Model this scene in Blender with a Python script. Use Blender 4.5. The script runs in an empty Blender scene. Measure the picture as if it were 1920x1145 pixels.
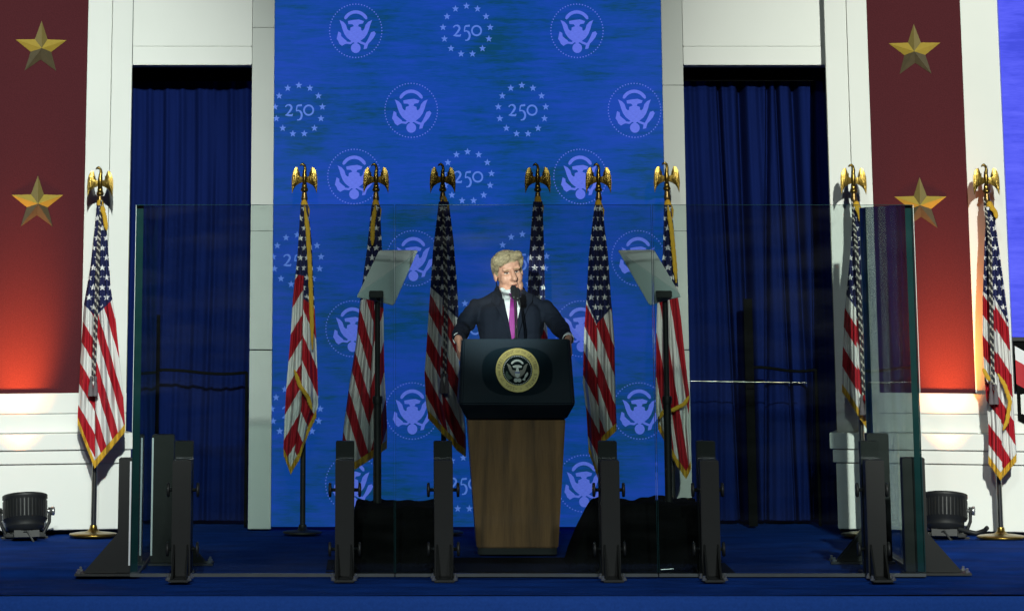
import bpy, bmesh, math, random
from mathutils import Vector, Matrix
from mathutils.bvhtree import BVHTree
random.seed(7)
sc = bpy.context.scene
COL = sc.collection
PI = math.pi

# ------------------------------------------------------------------ camera
PITCH = 0.2627          # camera looks slightly up
FPX = 6760.0            # focal length in photo pixels (photo is 1920 wide)
XPP, YPP = 720.0, -1368.0   # principal point of the cropped photograph
CAMH = 1.70             # lens height above the stage floor
CAM = Vector((0.0, -20.0, CAMH))
cam_d = bpy.data.cameras.new('camera'); cam = bpy.data.objects.new('camera', cam_d); COL.objects.link(cam)
cam.location = CAM; cam.rotation_euler = (PI/2+PITCH, 0, 0)
cam_d.sensor_fit = 'HORIZONTAL'; cam_d.sensor_width = 36.0
cam_d.lens = FPX*36.0/1920.0
cam_d.shift_x = (960-XPP)/1920.0
cam_d.shift_y = -(572.5-YPP)/1920.0
cam_d.clip_start = 0.1; cam_d.clip_end = 3000
sc.camera = cam
sc.render.resolution_x = 1024; sc.render.resolution_y = 610

# ------------------------------------------------------------------ world (night) and stage lighting
w = bpy.data.worlds.new('World'); sc.world = w; w.use_nodes = True
nt = w.node_tree; bg = nt.nodes['Background']
sky = nt.nodes.new('ShaderNodeTexSky'); sky.sky_type = 'NISHITA'; sky.sun_disc = False
sky.sun_elevation = math.radians(-3.0); sky.sun_rotation = math.radians(200)
nt.links.new(sky.outputs[0], bg.inputs[0]); bg.inputs[1].default_value = 0.06
sc.view_settings.view_transform = 'Standard'; sc.view_settings.look = 'None'
sc.view_settings.exposure = 0.0; sc.view_settings.gamma = 1.0; sc.view_settings.use_curve_mapping = False
sc.cycles.transparent_max_bounces = 32
sc.cycles.max_bounces = 10

def spot(name, loc, target, watts, deg, blend, color, radius=0.06):
    l = bpy.data.lights.new(name, 'SPOT'); l.energy = watts; l.spot_size = math.radians(deg); l.spot_blend = blend
    l.color = color; l.shadow_soft_size = radius
    o = bpy.data.objects.new(name, l); COL.objects.link(o); o.location = loc
    o.rotation_euler = (Vector(target)-Vector(loc)).to_track_quat('-Z', 'Y').to_euler()
    return o
WHITE = (0.93, 1.0, 0.93)
spot('stage_spotlight', (-0.5, -14, 7.4), (-2.80, 2.8, 1.75), 12700, 20.5, 0.85, WHITE, 0.14)
spot('stage_spotlight', (3.3, -14, 6.6), (4.6, 2.8, 1.8), 12000, 25, 0.8, (0.96, 1.0, 0.90), 0.14)
spot('stage_spotlight', (0.4, -13, 7.5), (0.75, 1.6, 0.8), 1250, 34, 0.8, (0.9, 1.0, 0.95), 0.2)
spot('stage_spotlight', (-1.6, -14, 6.6), (-1.5, -1.6, -0.6), 3500, 28, 1.0, (0.92, 1.0, 1.0), 0.2)  # wash added to brighten the left of the stage front
spot('stage_spotlight', (3.2, -14, 6.6), (3.1, -1.6, -0.6), 3500, 28, 1.0, (0.92, 1.0, 1.0), 0.2)  # second added wash, brightens the right of the stage front
spot('follow_spotlight', (-3.0, -24, 4.9), (0.72, 1.9, 1.335), 76000, 1.85, 0.75, (1.0, 0.96, 0.93), 0.12)

# ------------------------------------------------------------------ photograph geometry helpers
RIGHT = Vector((1, 0, 0)); FWD = Vector((0, math.cos(PITCH), math.sin(PITCH))); UP = Vector((0, -math.sin(PITCH), math.cos(PITCH)))
def ray(x, y): return FWD*FPX + RIGHT*(x-XPP) - UP*(y-YPP)
def at(x, y, Y):
    d = ray(x, y); t = (Y-CAM.y)/d.y
    return CAM + d*t
def X(x, y, Y): return at(x, y, Y).x
def Z(y, Y): return at(960, y, Y).z

# ------------------------------------------------------------------ mesh helpers
class MB:
    def __init__(s): s.v = []; s.f = []; s.m = []; s.sm = []
    def add(s, vs, fs, m=0, smooth=False):
        o = len(s.v); s.v += [tuple(p) for p in vs]
        for f in fs: s.f.append(tuple(i+o for i in f)); s.m.append(m); s.sm.append(smooth)
    def box(s, x0, x1, y0, y1, z0, z1, m=0, M=None):
        vs = [Vector(p) for p in ((x0,y0,z0),(x1,y0,z0),(x1,y1,z0),(x0,y1,z0),(x0,y0,z1),(x1,y0,z1),(x1,y1,z1),(x0,y1,z1))]
        if M: vs = [M@p for p in vs]
        s.add(vs, [(0,3,2,1),(4,5,6,7),(0,1,5,4),(1,2,6,5),(2,3,7,6),(3,0,4,7)], m)
    def hexa(s, b, t, m=0):     # bottom quad, top quad
        s.add(list(b)+list(t), [(0,3,2,1),(4,5,6,7),(0,1,5,4),(1,2,6,5),(2,3,7,6),(3,0,4,7)], m)
    def prism(s, poly, y0, y1, m=0, M=None):   # polygon in x,z (counter-clockwise from the front), extruded y0..y1
        n = len(poly)
        vs = [Vector((p[0], y0, p[1])) for p in poly]+[Vector((p[0], y1, p[1])) for p in poly]
        if M: vs = [M@p for p in vs]
        s.add(vs, [tuple(range(n)), tuple(range(2*n-1, n-1, -1))]+[(i, i+n, (i+1) % n+n, (i+1) % n) for i in range(n)], m)
    def lathe(s, prof, c=(0,0,0), n=20, m=0, M=None, smooth=True):   # profile (r,z)
        vs = []; fs = []
        for r, z in prof:
            for k in range(n):
                a = 2*PI*k/n; p = Vector((c[0]+r*math.cos(a), c[1]+r*math.sin(a), c[2]+z)); vs.append(M@p if M else p)
        for j in range(len(prof)-1):
            for k in range(n):
                fs.append((j*n+k, j*n+(k+1) % n, (j+1)*n+(k+1) % n, (j+1)*n+k))
        s.add(vs, fs, m, smooth)
        s.add(vs[:n], [tuple(range(n-1, -1, -1))], m); s.add(vs[-n:], [tuple(range(n))], m)
    def tube(s, pts, rads, n=10, m=0, smooth=True):
        pts = [Vector(p) for p in pts]
        if not isinstance(rads, (list, tuple)): rads = [rads]*len(pts)
        vs = []; fs = []
        for i, p in enumerate(pts):
            d = (pts[min(i+1, len(pts)-1)]-pts[max(i-1, 0)]).normalized()
            a = d.cross(Vector((0.13, 1, 0.07))).normalized(); b = d.cross(a)
            for k in range(n):
                t = 2*PI*k/n; vs.append(p+(a*math.cos(t)+b*math.sin(t))*rads[i])
        for i in range(len(pts)-1):
            for k in range(n): fs.append((i*n+k, i*n+(k+1) % n, (i+1)*n+(k+1) % n, (i+1)*n+k))
        s.add(vs, fs, m, smooth)
        s.add(vs[:n], [tuple(range(n-1, -1, -1))], m); s.add(vs[-n:], [tuple(range(n))], m)
    def ell(s, c, r, m=0, nu=14, nv=10, M=None):
        vs = []; fs = []
        for j in range(nv+1):
            ph = PI*j/nv
            for k in range(nu):
                a = 2*PI*k/nu
                p = Vector((r[0]*math.sin(ph)*math.cos(a), r[1]*math.sin(ph)*math.sin(a), r[2]*math.cos(ph)))
                if M: p = M@p
                vs.append(p+Vector(c))
        for j in range(nv):
            for k in range(nu): fs.append((j*nu+k, (j+1)*nu+k, (j+1)*nu+(k+1) % nu, j*nu+(k+1) % nu))
        s.add(vs, fs, m, True)
    def cap(s, a, b, ra, rb, n=12, m=0):       # tapered capsule
        a = Vector(a); b = Vector(b); d = (b-a); L = d.length; d = d/L
        pts = []; rs = []
        for t in (-1.0, -0.8, -0.5, 0): pts.append(a+d*(t*ra)); rs.append(max(ra*math.sqrt(max(0, 1-t*t)), ra*0.05))
        for t in (0, 0.5, 0.8, 1.0): pts.append(b+d*(t*rb)); rs.append(max(rb*math.sqrt(max(0, 1-t*t)), rb*0.05))
        s.tube(pts, rs, n, m)
    def mesh(s, name, mats):
        me = bpy.data.meshes.new(name); me.from_pydata(s.v, [], s.f)
        for m in (mats if isinstance(mats, (list, tuple)) else [mats]): me.materials.append(m)
        me.polygons.foreach_set('material_index', s.m); me.polygons.foreach_set('use_smooth', s.sm)
        me.update(); return me
    def build(s, name, mats, parent=None, bevel=0, fixn=False):
        me = s.mesh(name, mats)
        if fixn or bevel:
            bm = bmesh.new(); bm.from_mesh(me)
            if fixn: bmesh.ops.recalc_face_normals(bm, faces=bm.faces[:])
            if bevel:
                bmesh.ops.bevel(bm, geom=[e for e in bm.edges], offset=bevel, segments=2, affect='EDGES', clamp_overlap=True)
            bm.to_mesh(me); bm.free()
        return link(name, me, parent)
def link(name, me, parent=None):
    o = bpy.data.objects.new(name, me); COL.objects.link(o)
    if parent: o.parent = parent
    return o
def tag(o, label=None, cat=None, group=None, kind=None):
    if label: o['label'] = label
    if cat: o['category'] = cat
    if group: o['group'] = group
    if kind: o['kind'] = kind
    return o
def empty(name, loc, rz=0, label=None, cat=None, group=None):
    o = bpy.data.objects.new(name, None); COL.objects.link(o); o.location = loc; o.rotation_euler = (0, 0, rz)
    o.empty_display_size = 0.1
    return tag(o, label, cat, group)
def copy_tree(o, parent=None):
    c = o.copy(); COL.objects.link(c); c.parent = parent
    for ch in [k for k in o.children]: copy_tree(ch, c)
    return c
def remesh(mb, name, mats, voxel, smooth_it=2, parent=None):
    me = mb.mesh(name+'_src', mats); o = bpy.data.objects.new(name+'_src', me); COL.objects.link(o)
    r = o.modifiers.new('r', 'REMESH'); r.mode = 'VOXEL'; r.voxel_size = voxel; r.use_smooth_shade = True
    sm = o.modifiers.new('s', 'SMOOTH'); sm.factor = 0.5; sm.iterations = smooth_it
    dg = bpy.context.evaluated_depsgraph_get()
    out = bpy.data.meshes.new_from_object(o.evaluated_get(dg)); out.name = name
    bpy.data.objects.remove(o); bpy.data.meshes.remove(me)
    out.materials.clear()
    for m in (mats if isinstance(mats, (list, tuple)) else [mats]): out.materials.append(m)
    for p in out.polygons: p.use_smooth = True
    return link(name, out, parent)

# ------------------------------------------------------------------ materials
MATS = {}
def node_mat(name):
    m = bpy.data.materials.new(name); m.use_nodes = True
    b = m.node_tree.nodes['Principled BSDF']; MATS[name] = m
    return m, m.node_tree, b
def pbr(name, col, rough=0.6, metal=0.0, var=0.15, scale=30.0, bump=0.0, stretch=(1,1,1), spec=0.5, detail=4.0, bscale=None, coat=0):
    m, t, b = node_mat(name); N = t.nodes; L = t.links
    tc = N.new('ShaderNodeTexCoord'); mp = N.new('ShaderNodeMapping'); mp.inputs['Scale'].default_value = stretch
    L.new(tc.outputs['Object'], mp.inputs[0])
    nz = N.new('ShaderNodeTexNoise'); nz.inputs['Scale'].default_value = scale; nz.inputs['Detail'].default_value = detail
    L.new(mp.outputs[0], nz.inputs['Vector'])
    mx = N.new('ShaderNodeMix'); mx.data_type = 'RGBA'
    mx.inputs[6].default_value = (*[c*(1-var) for c in col], 1); mx.inputs[7].default_value = (*[min(1, c*(1+var)) for c in col], 1)
    L.new(nz.outputs['Fac'], mx.inputs[0]); L.new(mx.outputs[2], b.inputs['Base Color'])
    b.inputs['Roughness'].default_value = rough; b.inputs['Metallic'].default_value = metal
    b.inputs['Specular IOR Level'].default_value = spec
    b.inputs['Coat Weight'].default_value = coat
    if bump:
        n2 = nz
        if bscale:
            n2 = N.new('ShaderNodeTexNoise'); n2.inputs['Scale'].default_value = bscale; n2.inputs['Detail'].default_value = 3
            L.new(mp.outputs[0], n2.inputs['Vector'])
        bp = N.new('ShaderNodeBump'); bp.inputs['Strength'].default_value = bump; bp.inputs['Distance'].default_value = 0.01
        L.new(n2.outputs['Fac'], bp.inputs['Height']); L.new(bp.outputs[0], b.inputs['Normal'])
    return m
M_WHITE = pbr('painted_white_board', (0.76, 0.78, 0.74), 0.55, var=0.07, scale=1.8, detail=8, bump=0.02, bscale=60)
M_GREYW = pbr('painted_pale_grey_board', (0.54, 0.57, 0.535), 0.55, var=0.07, scale=3.0, bump=0.02, bscale=60)
M_GAP = pbr('dark_joint', (0.03, 0.032, 0.03), 0.8)
M_REVEAL = pbr('shaded_reveal_board', (0.10, 0.115, 0.11), 0.7, var=0.1, scale=4)  # shade on the pilasters' unlit sides is put into this colour
M_MAROON = pbr('maroon_felt', (0.077, 0.0165, 0.0215), 0.9, var=0.28, scale=140, bump=0.15, spec=0.1)
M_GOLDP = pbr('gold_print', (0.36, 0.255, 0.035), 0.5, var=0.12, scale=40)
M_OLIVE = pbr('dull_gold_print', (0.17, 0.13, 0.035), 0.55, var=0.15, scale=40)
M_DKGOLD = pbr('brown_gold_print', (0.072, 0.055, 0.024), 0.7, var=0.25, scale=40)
M_CARPET = pbr('blue_carpet', (0.005, 0.036, 0.21), 0.95, var=0.7, scale=9, detail=9, bump=0.5, bscale=320, spec=0.05, stretch=(0.35, 1, 1))
M_SKIRT = pbr('blue_skirt_cloth', (0.016, 0.062, 0.30), 0.95, var=0.25, scale=80, bump=0.3, bscale=260, spec=0.05)
M_CURT = pbr('blue_velvet', (0.0045, 0.0125, 0.085), 0.9, var=0.35, scale=14, bump=0.2, bscale=200, spec=0.05, stretch=(1, 1, 0.12))
M_BLACKCLOTH = pbr('black_cloth', (0.0045, 0.005, 0.005), 0.95, var=0.4, scale=20, bump=0.3, bscale=90, spec=0.05)
M_BLACK = pbr('black_paint', (0.010, 0.011, 0.011), 0.55, var=0.3, scale=25, bump=0.05)
M_POST = pbr('charcoal_painted_steel', (0.0055, 0.0064, 0.0060), 0.55, var=0.35, scale=9, bump=0.012, bscale=60, spec=0.35)
M_STEEL = pbr('bright_steel', (0.55, 0.56, 0.55), 0.3, metal=0.9, var=0.25, scale=60)
M_CHROME = pbr('pole_chrome', (0.25, 0.25, 0.23), 0.22, metal=0.95, var=0.1)
M_BRASS = pbr('polished_brass', (0.235, 0.155, 0.033), 0.28, metal=0.92, var=0.2, scale=40, bump=0.15, bscale=120)
M_DBRASS = pbr('antique_brass', (0.20, 0.13, 0.045), 0.35, metal=0.85, var=0.3, scale=60)
M_FRINGE = pbr('gold_fringe', (0.62, 0.36, 0.02), 0.75, var=0.3, scale=160, bump=0.5, bscale=300, stretch=(3, 3, 0.4))
M_TASSEL = pbr('grey_tassel_thread', (0.12, 0.10, 0.11), 0.8, var=0.5, scale=150, stretch=(3, 3, 0.2))
M_LECT = pbr('navy_lectern_leatherette', (0.0115, 0.0235, 0.040), 0.6, var=0.18, scale=90, bump=0.12, bscale=200, spec=0.2)
M_LECTD = pbr('dark_navy', (0.0072, 0.0185, 0.029), 0.8, var=0.2, scale=120, spec=0.1)
M_SKIN = pbr('skin', (0.58, 0.285, 0.20), 0.55, var=0.2, scale=26, bump=0.05, bscale=180)
M_LIP = pbr('lip', (0.45, 0.17, 0.13), 0.5, var=0.1)
M_EYED = pbr('eye_dark', (0.06, 0.035, 0.03), 0.4)
M_EYEW = pbr('eye_white', (0.62, 0.56, 0.5), 0.35)
M_HAIR = pbr('fair_hair', (0.33, 0.255, 0.155), 0.6, var=0.75, scale=34, bump=0.6, bscale=110, stretch=(1, 0.3, 1.6))
M_HAIR2 = pbr('fair_hair_strand', (0.42, 0.325, 0.20), 0.5, var=0.9, scale=60)
M_BROW = pbr('brow_hair', (0.36, 0.23, 0.13), 0.7, var=0.3, scale=200)
M_SUIT = pbr('navy_suit_wool', (0.0062, 0.0092, 0.0185), 0.85, var=0.2, scale=160, bump=0.12, bscale=200, spec=0.15)
M_SHIRT = pbr('white_shirt_cotton', (0.74, 0.76, 0.78), 0.7, var=0.03)
M_TIE = pbr('purple_silk_tie', (0.26, 0.014, 0.22), 0.65, var=0.12, scale=120)
M_SHOE = pbr('black_shoe_leather', (0.012, 0.012, 0.012), 0.25)
M_SEALGOLD = pbr('seal_gold', (0.46, 0.35, 0.10), 0.4, metal=0.25, var=0.14, scale=60)
M_SEALTXT = pbr('seal_lettering_brown', (0.10, 0.055, 0.01), 0.5)
M_SEALDARK = pbr('seal_dark_green_blue', (0.003, 0.010, 0.013), 0.8, spec=0.1)
M_SEALWHITE = pbr('seal_white', (0.75, 0.76, 0.74), 0.45)
M_SEALGREY = pbr('seal_feather_grey', (0.27, 0.25, 0.22), 0.5, var=0.35, scale=400)
M_SEALBLUE = pbr('seal_blue', (0.12, 0.15, 0.42), 0.5)
M_SEALLEAF = pbr('seal_leaf_green', (0.02, 0.07, 0.045), 0.5)
M_PROMPT = pbr('glass_bright_reflection', (0.88, 0.92, 0.91), 0.35, var=0.10, scale=5, coat=0.3)  # reflection on the prompter glass is put into these two colours
M_PROMPT2 = pbr('glass_dim_reflection', (0.68, 0.80, 0.79), 0.35, var=0.14, scale=5, coat=0.3)
M_RED = pbr('bunting_red', (0.45, 0.02, 0.03), 0.8)

def wood():
    m, t, b = node_mat('walnut_veneer'); N = t.nodes; L = t.links
    tc = N.new('ShaderNodeTexCoord'); mp = N.new('ShaderNodeMapping'); mp.inputs['Scale'].default_value = (9, 9, 0.7)
    L.new(tc.outputs['Object'], mp.inputs[0])
    n1 = N.new('ShaderNodeTexNoise'); n1.inputs['Scale'].default_value = 1.6; n1.inputs['Detail'].default_value = 6; n1.inputs['Distortion'].default_value = 0.6
    L.new(mp.outputs[0], n1.inputs['Vector'])
    mp2 = N.new('ShaderNodeMapping'); mp2.inputs['Scale'].default_value = (90, 90, 4); L.new(tc.outputs['Object'], mp2.inputs[0])
    n2 = N.new('ShaderNodeTexNoise'); n2.inputs['Scale'].default_value = 2; n2.inputs['Detail'].default_value = 4; L.new(mp2.outputs[0], n2.inputs['Vector'])
    ad = N.new('ShaderNodeMath'); ad.operation = 'MULTIPLY_ADD'; ad.inputs[1].default_value = 0.35
    L.new(n2.outputs['Fac'], ad.inputs[0]); L.new(n1.outputs['Fac'], ad.inputs[2])
    cr = N.new('ShaderNodeValToRGB'); e = cr.color_ramp.elements
    e[0].position = 0.45; e[0].color = (0.125, 0.058, 0.022, 1); e[1].position = 0.88; e[1].color = (0.36, 0.17, 0.060, 1)
    L.new(ad.outputs[0], cr.inputs[0]); L.new(cr.outputs[0], b.inputs['Base Color'])
    b.inputs['Roughness'].default_value = 0.5
    return m
M_WOOD = wood()

def screen_mat(name, c_lo, c_hi, c_side, strength):
    m, t, b = node_mat(name); N = t.nodes; L = t.links
    tc = N.new('ShaderNodeTexCoord')
    def noise(scale, st, detail=4):
        mp = N.new('ShaderNodeMapping'); mp.inputs['Scale'].default_value = st; L.new(tc.outputs['Object'], mp.inputs[0])
        n = N.new('ShaderNodeTexNoise'); n.inputs['Scale'].default_value = scale; n.inputs['Detail'].default_value = detail; L.new(mp.outputs[0], n.inputs['Vector'])
        return n
    big = noise(1.5, (1, 1, 1.5), 4); streak = noise(4.0, (0.9, 1, 9), 5); fine = noise(60, (0.35, 1, 3.0), 2)
    a = N.new('ShaderNodeMath'); a.operation = 'MULTIPLY_ADD'; a.inputs[1].default_value = 0.9; L.new(streak.outputs['Fac'], a.inputs[0])
    bw = N.new('ShaderNodeMath'); bw.operation = 'MULTIPLY'; bw.inputs[1].default_value = 1.5; L.new(big.outputs['Fac'], bw.inputs[0]); L.new(bw.outputs[0], a.inputs[2])
    a2 = N.new('ShaderNodeMath'); a2.operation = 'MULTIPLY_ADD'; a2.inputs[1].default_value = 0.5; L.new(fine.outputs['Fac'], a2.inputs[0]); L.new(a.outputs[0], a2.inputs[2])
    cr = N.new('ShaderNodeValToRGB'); e = cr.color_ramp.elements
    cr.color_ramp.elements.new(0.5)
    e = cr.color_ramp.elements
    e[0].position = 0.47; e[0].color = (*c_lo, 1); e[1].position = 0.57; e[1].color = (*c_hi, 1); e[2].position = 0.70; e[2].color = (*c_side, 1)
    sc_ = N.new('ShaderNodeMath'); sc_.operation = 'MULTIPLY'; sc_.inputs[1].default_value = 0.41; L.new(a2.outputs[0], sc_.inputs[0])
    L.new(sc_.outputs[0], cr.inputs[0])
    b.inputs['Base Color'].default_value = (0.004, 0.004, 0.006, 1); b.inputs['Roughness'].default_value = 0.8; b.inputs['Specular IOR Level'].default_value = 0.1
    L.new(cr.outputs[0], b.inputs['Emission Color']); b.inputs['Emission Strength'].default_value = strength
    return m
M_SCREEN = screen_mat('led_screen_blue', (0.004, 0.062, 0.155), (0.006, 0.066, 0.34), (0.012, 0.066, 0.47), 0.92)
M_SCREEN2 = screen_mat('led_screen_violet', (0.055, 0.075, 0.75), (0.085, 0.105, 0.90), (0.12, 0.14, 1.0), 1.0)
def emis(name, col, s=1.0):
    m, t, b = node_mat(name); N = t.nodes; L = t.links
    tc = N.new('ShaderNodeTexCoord'); nz = N.new('ShaderNodeTexNoise'); nz.inputs['Scale'].default_value = 14; nz.inputs['Detail'].default_value = 3
    mp = N.new('ShaderNodeMapping'); mp.inputs['Scale'].default_value = (0.6, 1, 3); L.new(tc.outputs['Object'], mp.inputs[0]); L.new(mp.outputs[0], nz.inputs['Vector'])
    mx = N.new('ShaderNodeMix'); mx.data_type = 'RGBA'; mx.inputs[6].default_value = (*[c*0.72 for c in col], 1); mx.inputs[7].default_value = (*[c*1.25 for c in col], 1)
    L.new(nz.outputs['Fac'], mx.inputs[0]); L.new(mx.outputs[2], b.inputs['Emission Color'])
    b.inputs['Base Color'].default_value = (0.004, 0.004, 0.006, 1); b.inputs['Specular IOR Level'].default_value = 0.1; b.inputs['Emission Strength'].default_value = s
    m.cycles.emission_sampling = 'NONE'
    return m
M_EMB = emis('screen_emblem_light', (0.112, 0.17, 0.76))
M_EMB2 = emis('screen_emblem_pale', (0.10, 0.21, 0.72))
M_LENS = emis('warm_lamp_lens', (1.0, 0.25, 0.04), 3.0)

def glass():
    m = bpy.data.materials.new('armoured_glass'); m.use_nodes = True; t = m.node_tree; N = t.nodes; L = t.links
    N.remove(N['Principled BSDF']); out = N['Material Output']
    tr = N.new('ShaderNodeBsdfTransparent'); tr.inputs[0].default_value = (0.86, 0.91, 0.895, 1)
    gl = N.new('ShaderNodeBsdfGlossy'); gl.inputs['Roughness'].default_value = 0.02; gl.inputs[0].default_value = (0.9, 0.95, 1, 1)
    lw = N.new('ShaderNodeLayerWeight'); lw.inputs[0].default_value = 0.5      # Schlick reflectance from the facing ratio
    pw = N.new('ShaderNodeMath'); pw.operation = 'POWER'; pw.inputs[1].default_value = 5.0; L.new(lw.outputs['Facing'], pw.inputs[0])
    fr = N.new('ShaderNodeMath'); fr.operation = 'MULTIPLY_ADD'; fr.inputs[1].default_value = 0.92; fr.inputs[2].default_value = 0.035; L.new(pw.outputs[0], fr.inputs[0])
    mx = N.new('ShaderNodeMixShader'); L.new(fr.outputs[0], mx.inputs[0]); L.new(tr.outputs[0], mx.inputs[1]); L.new(gl.outputs[0], mx.inputs[2])
    # a thin film of dust and smears
    df = N.new('ShaderNodeBsdfDiffuse'); df.inputs[0].default_value = (0.6, 0.62, 0.66, 1)
    tc = N.new('ShaderNodeTexCoord'); mp = N.new('ShaderNodeMapping'); mp.inputs['Scale'].default_value = (0.7, 1, 3.0); L.new(tc.outputs['Object'], mp.inputs[0])
    nz = N.new('ShaderNodeTexNoise'); nz.inputs['Scale'].default_value = 3; nz.inputs['Detail'].default_value = 7; L.new(mp.outputs[0], nz.inputs['Vector'])
    mr = N.new('ShaderNodeMapRange'); mr.inputs[1].default_value = 0.42; mr.inputs[2].default_value = 0.8; mr.inputs[3].default_value = 0.0; mr.inputs[4].default_value = 0.007
    L.new(nz.outputs['Fac'], mr.inputs[0])
    m2 = N.new('ShaderNodeMixShader'); L.new(mr.outputs[0], m2.inputs[0]); L.new(mx.outputs[0], m2.inputs[1]); L.new(df.outputs[0], m2.inputs[2])
    L.new(m2.outputs[0], out.inputs[0])
    return m
M_GLASS = glass()
M_GEDGE = pbr('green_glass_edge', (0.012, 0.05, 0.055), 0.15, var=0.5, scale=5, stretch=(1, 1, 0.8), coat=0.6)
M_GTRIM = pbr('pale_edge_tape', (0.62, 0.72, 0.70), 0.4, var=0.1)
M_GSEAM = pbr('pane_joint', (0.02, 0.06, 0.09), 0.3, var=0.3)

def flag_mat():
    m, t, b = node_mat('flag_cloth'); N = t.nodes; L = t.links
    def math_(op, a=None, c=None, va=None, vb=None):
        n = N.new('ShaderNodeMath'); n.operation = op
        if a is not None: L.new(a, n.inputs[0])
        elif va is not None: n.inputs[0].default_value = va
        if c is not None: L.new(c, n.inputs[1])
        elif vb is not None: n.inputs[1].default_value = vb
        return n.outputs[0]
    u1 = N.new('ShaderNodeUVMap'); u1.uv_map = 'pattern'; s1 = N.new('ShaderNodeSeparateXYZ'); L.new(u1.outputs[0], s1.inputs[0])
    u2 = N.new('ShaderNodeUVMap'); u2.uv_map = 'stars'; s2 = N.new('ShaderNodeSeparateXYZ'); L.new(u2.outputs[0], s2.inputs[0])
    A, B = s1.outputs[0], s1.outputs[1]; P, Q = s2.outputs[0], s2.outputs[1]
    half = math_('MULTIPLY', A, vb=0.5); fr = math_('FRACT', half); red = math_('LESS_THAN', fr, vb=0.5)
    row = math_('FLOOR', Q); par = math_('MODULO', row, vb=2.0); par = math_('ABSOLUTE', par); sh = math_('MULTIPLY', par, vb=0.5)
    p2 = math_('ADD', P, sh); px = math_('SUBTRACT', math_('FRACT', p2), vb=0.5); qy = math_('SUBTRACT', math_('FRACT', Q), vb=0.5)
    px = math_('MULTIPLY', px, vb=0.83)                   # cell aspect
    r = math_('SQRT', math_('ADD', math_('MULTIPLY', px, px), math_('MULTIPLY', qy, qy)))
    th = math_('ARCTAN2', px, math_('MULTIPLY', qy, vb=-1.0))
    th = math_('ADD', th, vb=PI*4+PI/5); a = math_('MODULO', th, vb=2*PI/5); a = math_('ABSOLUTE', math_('SUBTRACT', a, vb=PI/5))
    R, Ri = 0.36, 0.36*0.42
    den = math_('ADD', math_('MULTIPLY', math_('SINE', math_('SUBTRACT', None, a, va=PI/5)), vb=Ri), math_('MULTIPLY', math_('SINE', a), vb=R))
    edge = math_('DIVIDE', None, den, va=R*Ri*math.sin(PI/5)); star = math_('LESS_THAN', r, edge)
    can = math_('GREATER_THAN', B, vb=0.0); can2 = math_('GREATER_THAN', B, vb=6.0); star = math_('MULTIPLY', star, can2)
    def mix(f, c0, c1):
        n = N.new('ShaderNodeMix'); n.data_type = 'RGBA'; L.new(f, n.inputs[0])
        for i, c in ((6, c0), (7, c1)):
            if isinstance(c, tuple): n.inputs[i].default_value = (*c, 1)
            else: L.new(c, n.inputs[i])
        return n.outputs[2]
    st = mix(red, (0.64, 0.64, 0.62), (0.36, 0.008, 0.018)); cb = mix(star, (0.012, 0.016, 0.075), (0.74, 0.74, 0.74))
    L.new(mix(can, st, cb), b.inputs['Base Color']); b.inputs['Roughness'].default_value = 0.7; b.inputs['Specular IOR Level'].default_value = 0.25
    tc = N.new('ShaderNodeTexCoord'); mp = N.new('ShaderNodeMapping'); mp.inputs['Scale'].default_value = (26, 26, 2.2); L.new(tc.outputs['Object'], mp.inputs[0])
    nz = N.new('ShaderNodeTexNoise'); nz.inputs['Scale'].default_value = 1.5; nz.inputs['Detail'].default_value = 4; L.new(mp.outputs[0], nz.inputs['Vector'])
    bp = N.new('ShaderNodeBump'); bp.inputs['Strength'].default_value = 0.55; bp.inputs['Distance'].default_value = 0.02
    L.new(nz.outputs['Fac'], bp.inputs['Height']); L.new(bp.outputs[0], b.inputs['Normal'])
    return m
M_FLAG = flag_mat()
def cord_mat():
    m, t, b = node_mat('twisted_cord'); N = t.nodes; L = t.links
    tc = N.new('ShaderNodeTexCoord'); wv = N.new('ShaderNodeTexWave'); wv.bands_direction = 'DIAGONAL'; wv.inputs['Scale'].default_value = 14
    L.new(tc.outputs['Object'], wv.inputs['Vector'])
    cr = N.new('ShaderNodeValToRGB'); cr.color_ramp.interpolation = 'CONSTANT'; e = cr.color_ramp.elements
    e[0].color = (0.012, 0.012, 0.02, 1); e[1].position = 0.72; e[1].color = (0.42, 0.40, 0.34, 1)
    L.new(wv.outputs['Fac'], cr.inputs[0]); L.new(cr.outputs[0], b.inputs['Base Color']); b.inputs['Roughness'].default_value = 0.7
    return m
M_CORD = cord_mat()

# ------------------------------------------------------------------ ground, stage floor
g = MB(); g.add([(-600,-600,-1.45),(600,-600,-1.45),(600,900,-1.45),(-600,900,-1.45)], [(0,1,2,3)])
tag(g.build('ground', pbr('dark_asphalt', (0.045, 0.045, 0.046), 0.9, var=0.3, scale=3)), kind='structure')
fl = MB(); NX, NY = 120, 150; x0, x1, y0, y1 = -9.0, 11.0, -0.90, 6.0
def ridge(y, c, wd, h): return h*math.exp(-((y-c)/wd)**2)
import mathutils.noise as mn
vs = []
for j in range(NY+1):
    tt = j/NY; y = y0+(y1-y0)*tt**1.5
    for i in range(NX+1):
        x = x0+(x1-x0)*i/NX
        dx = 0.05*mn.noise(Vector((x*0.5, 3.3, 0)))
        z = 0.0
        z += 0.016*mn.noise(Vector((x*0.45, y*5.5, 1.7)))*(1 if y < 2.4 else 0.0)
        z += ridge(y+dx, -0.42, 0.035, 0.014)+ridge(y+dx*1.5, 0.30, 0.04, 0.018)+ridge(y-dx, 0.85, 0.05, 0.016)+ridge(y-dx*2, 1.5, 0.06, 0.016)
        vs.append((x, y, z-0.012))
fs = [(j*(NX+1)+i, j*(NX+1)+i+1, (j+1)*(NX+1)+i+1, (j+1)*(NX+1)+i) for j in range(NY) for i in range(NX)]
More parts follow.
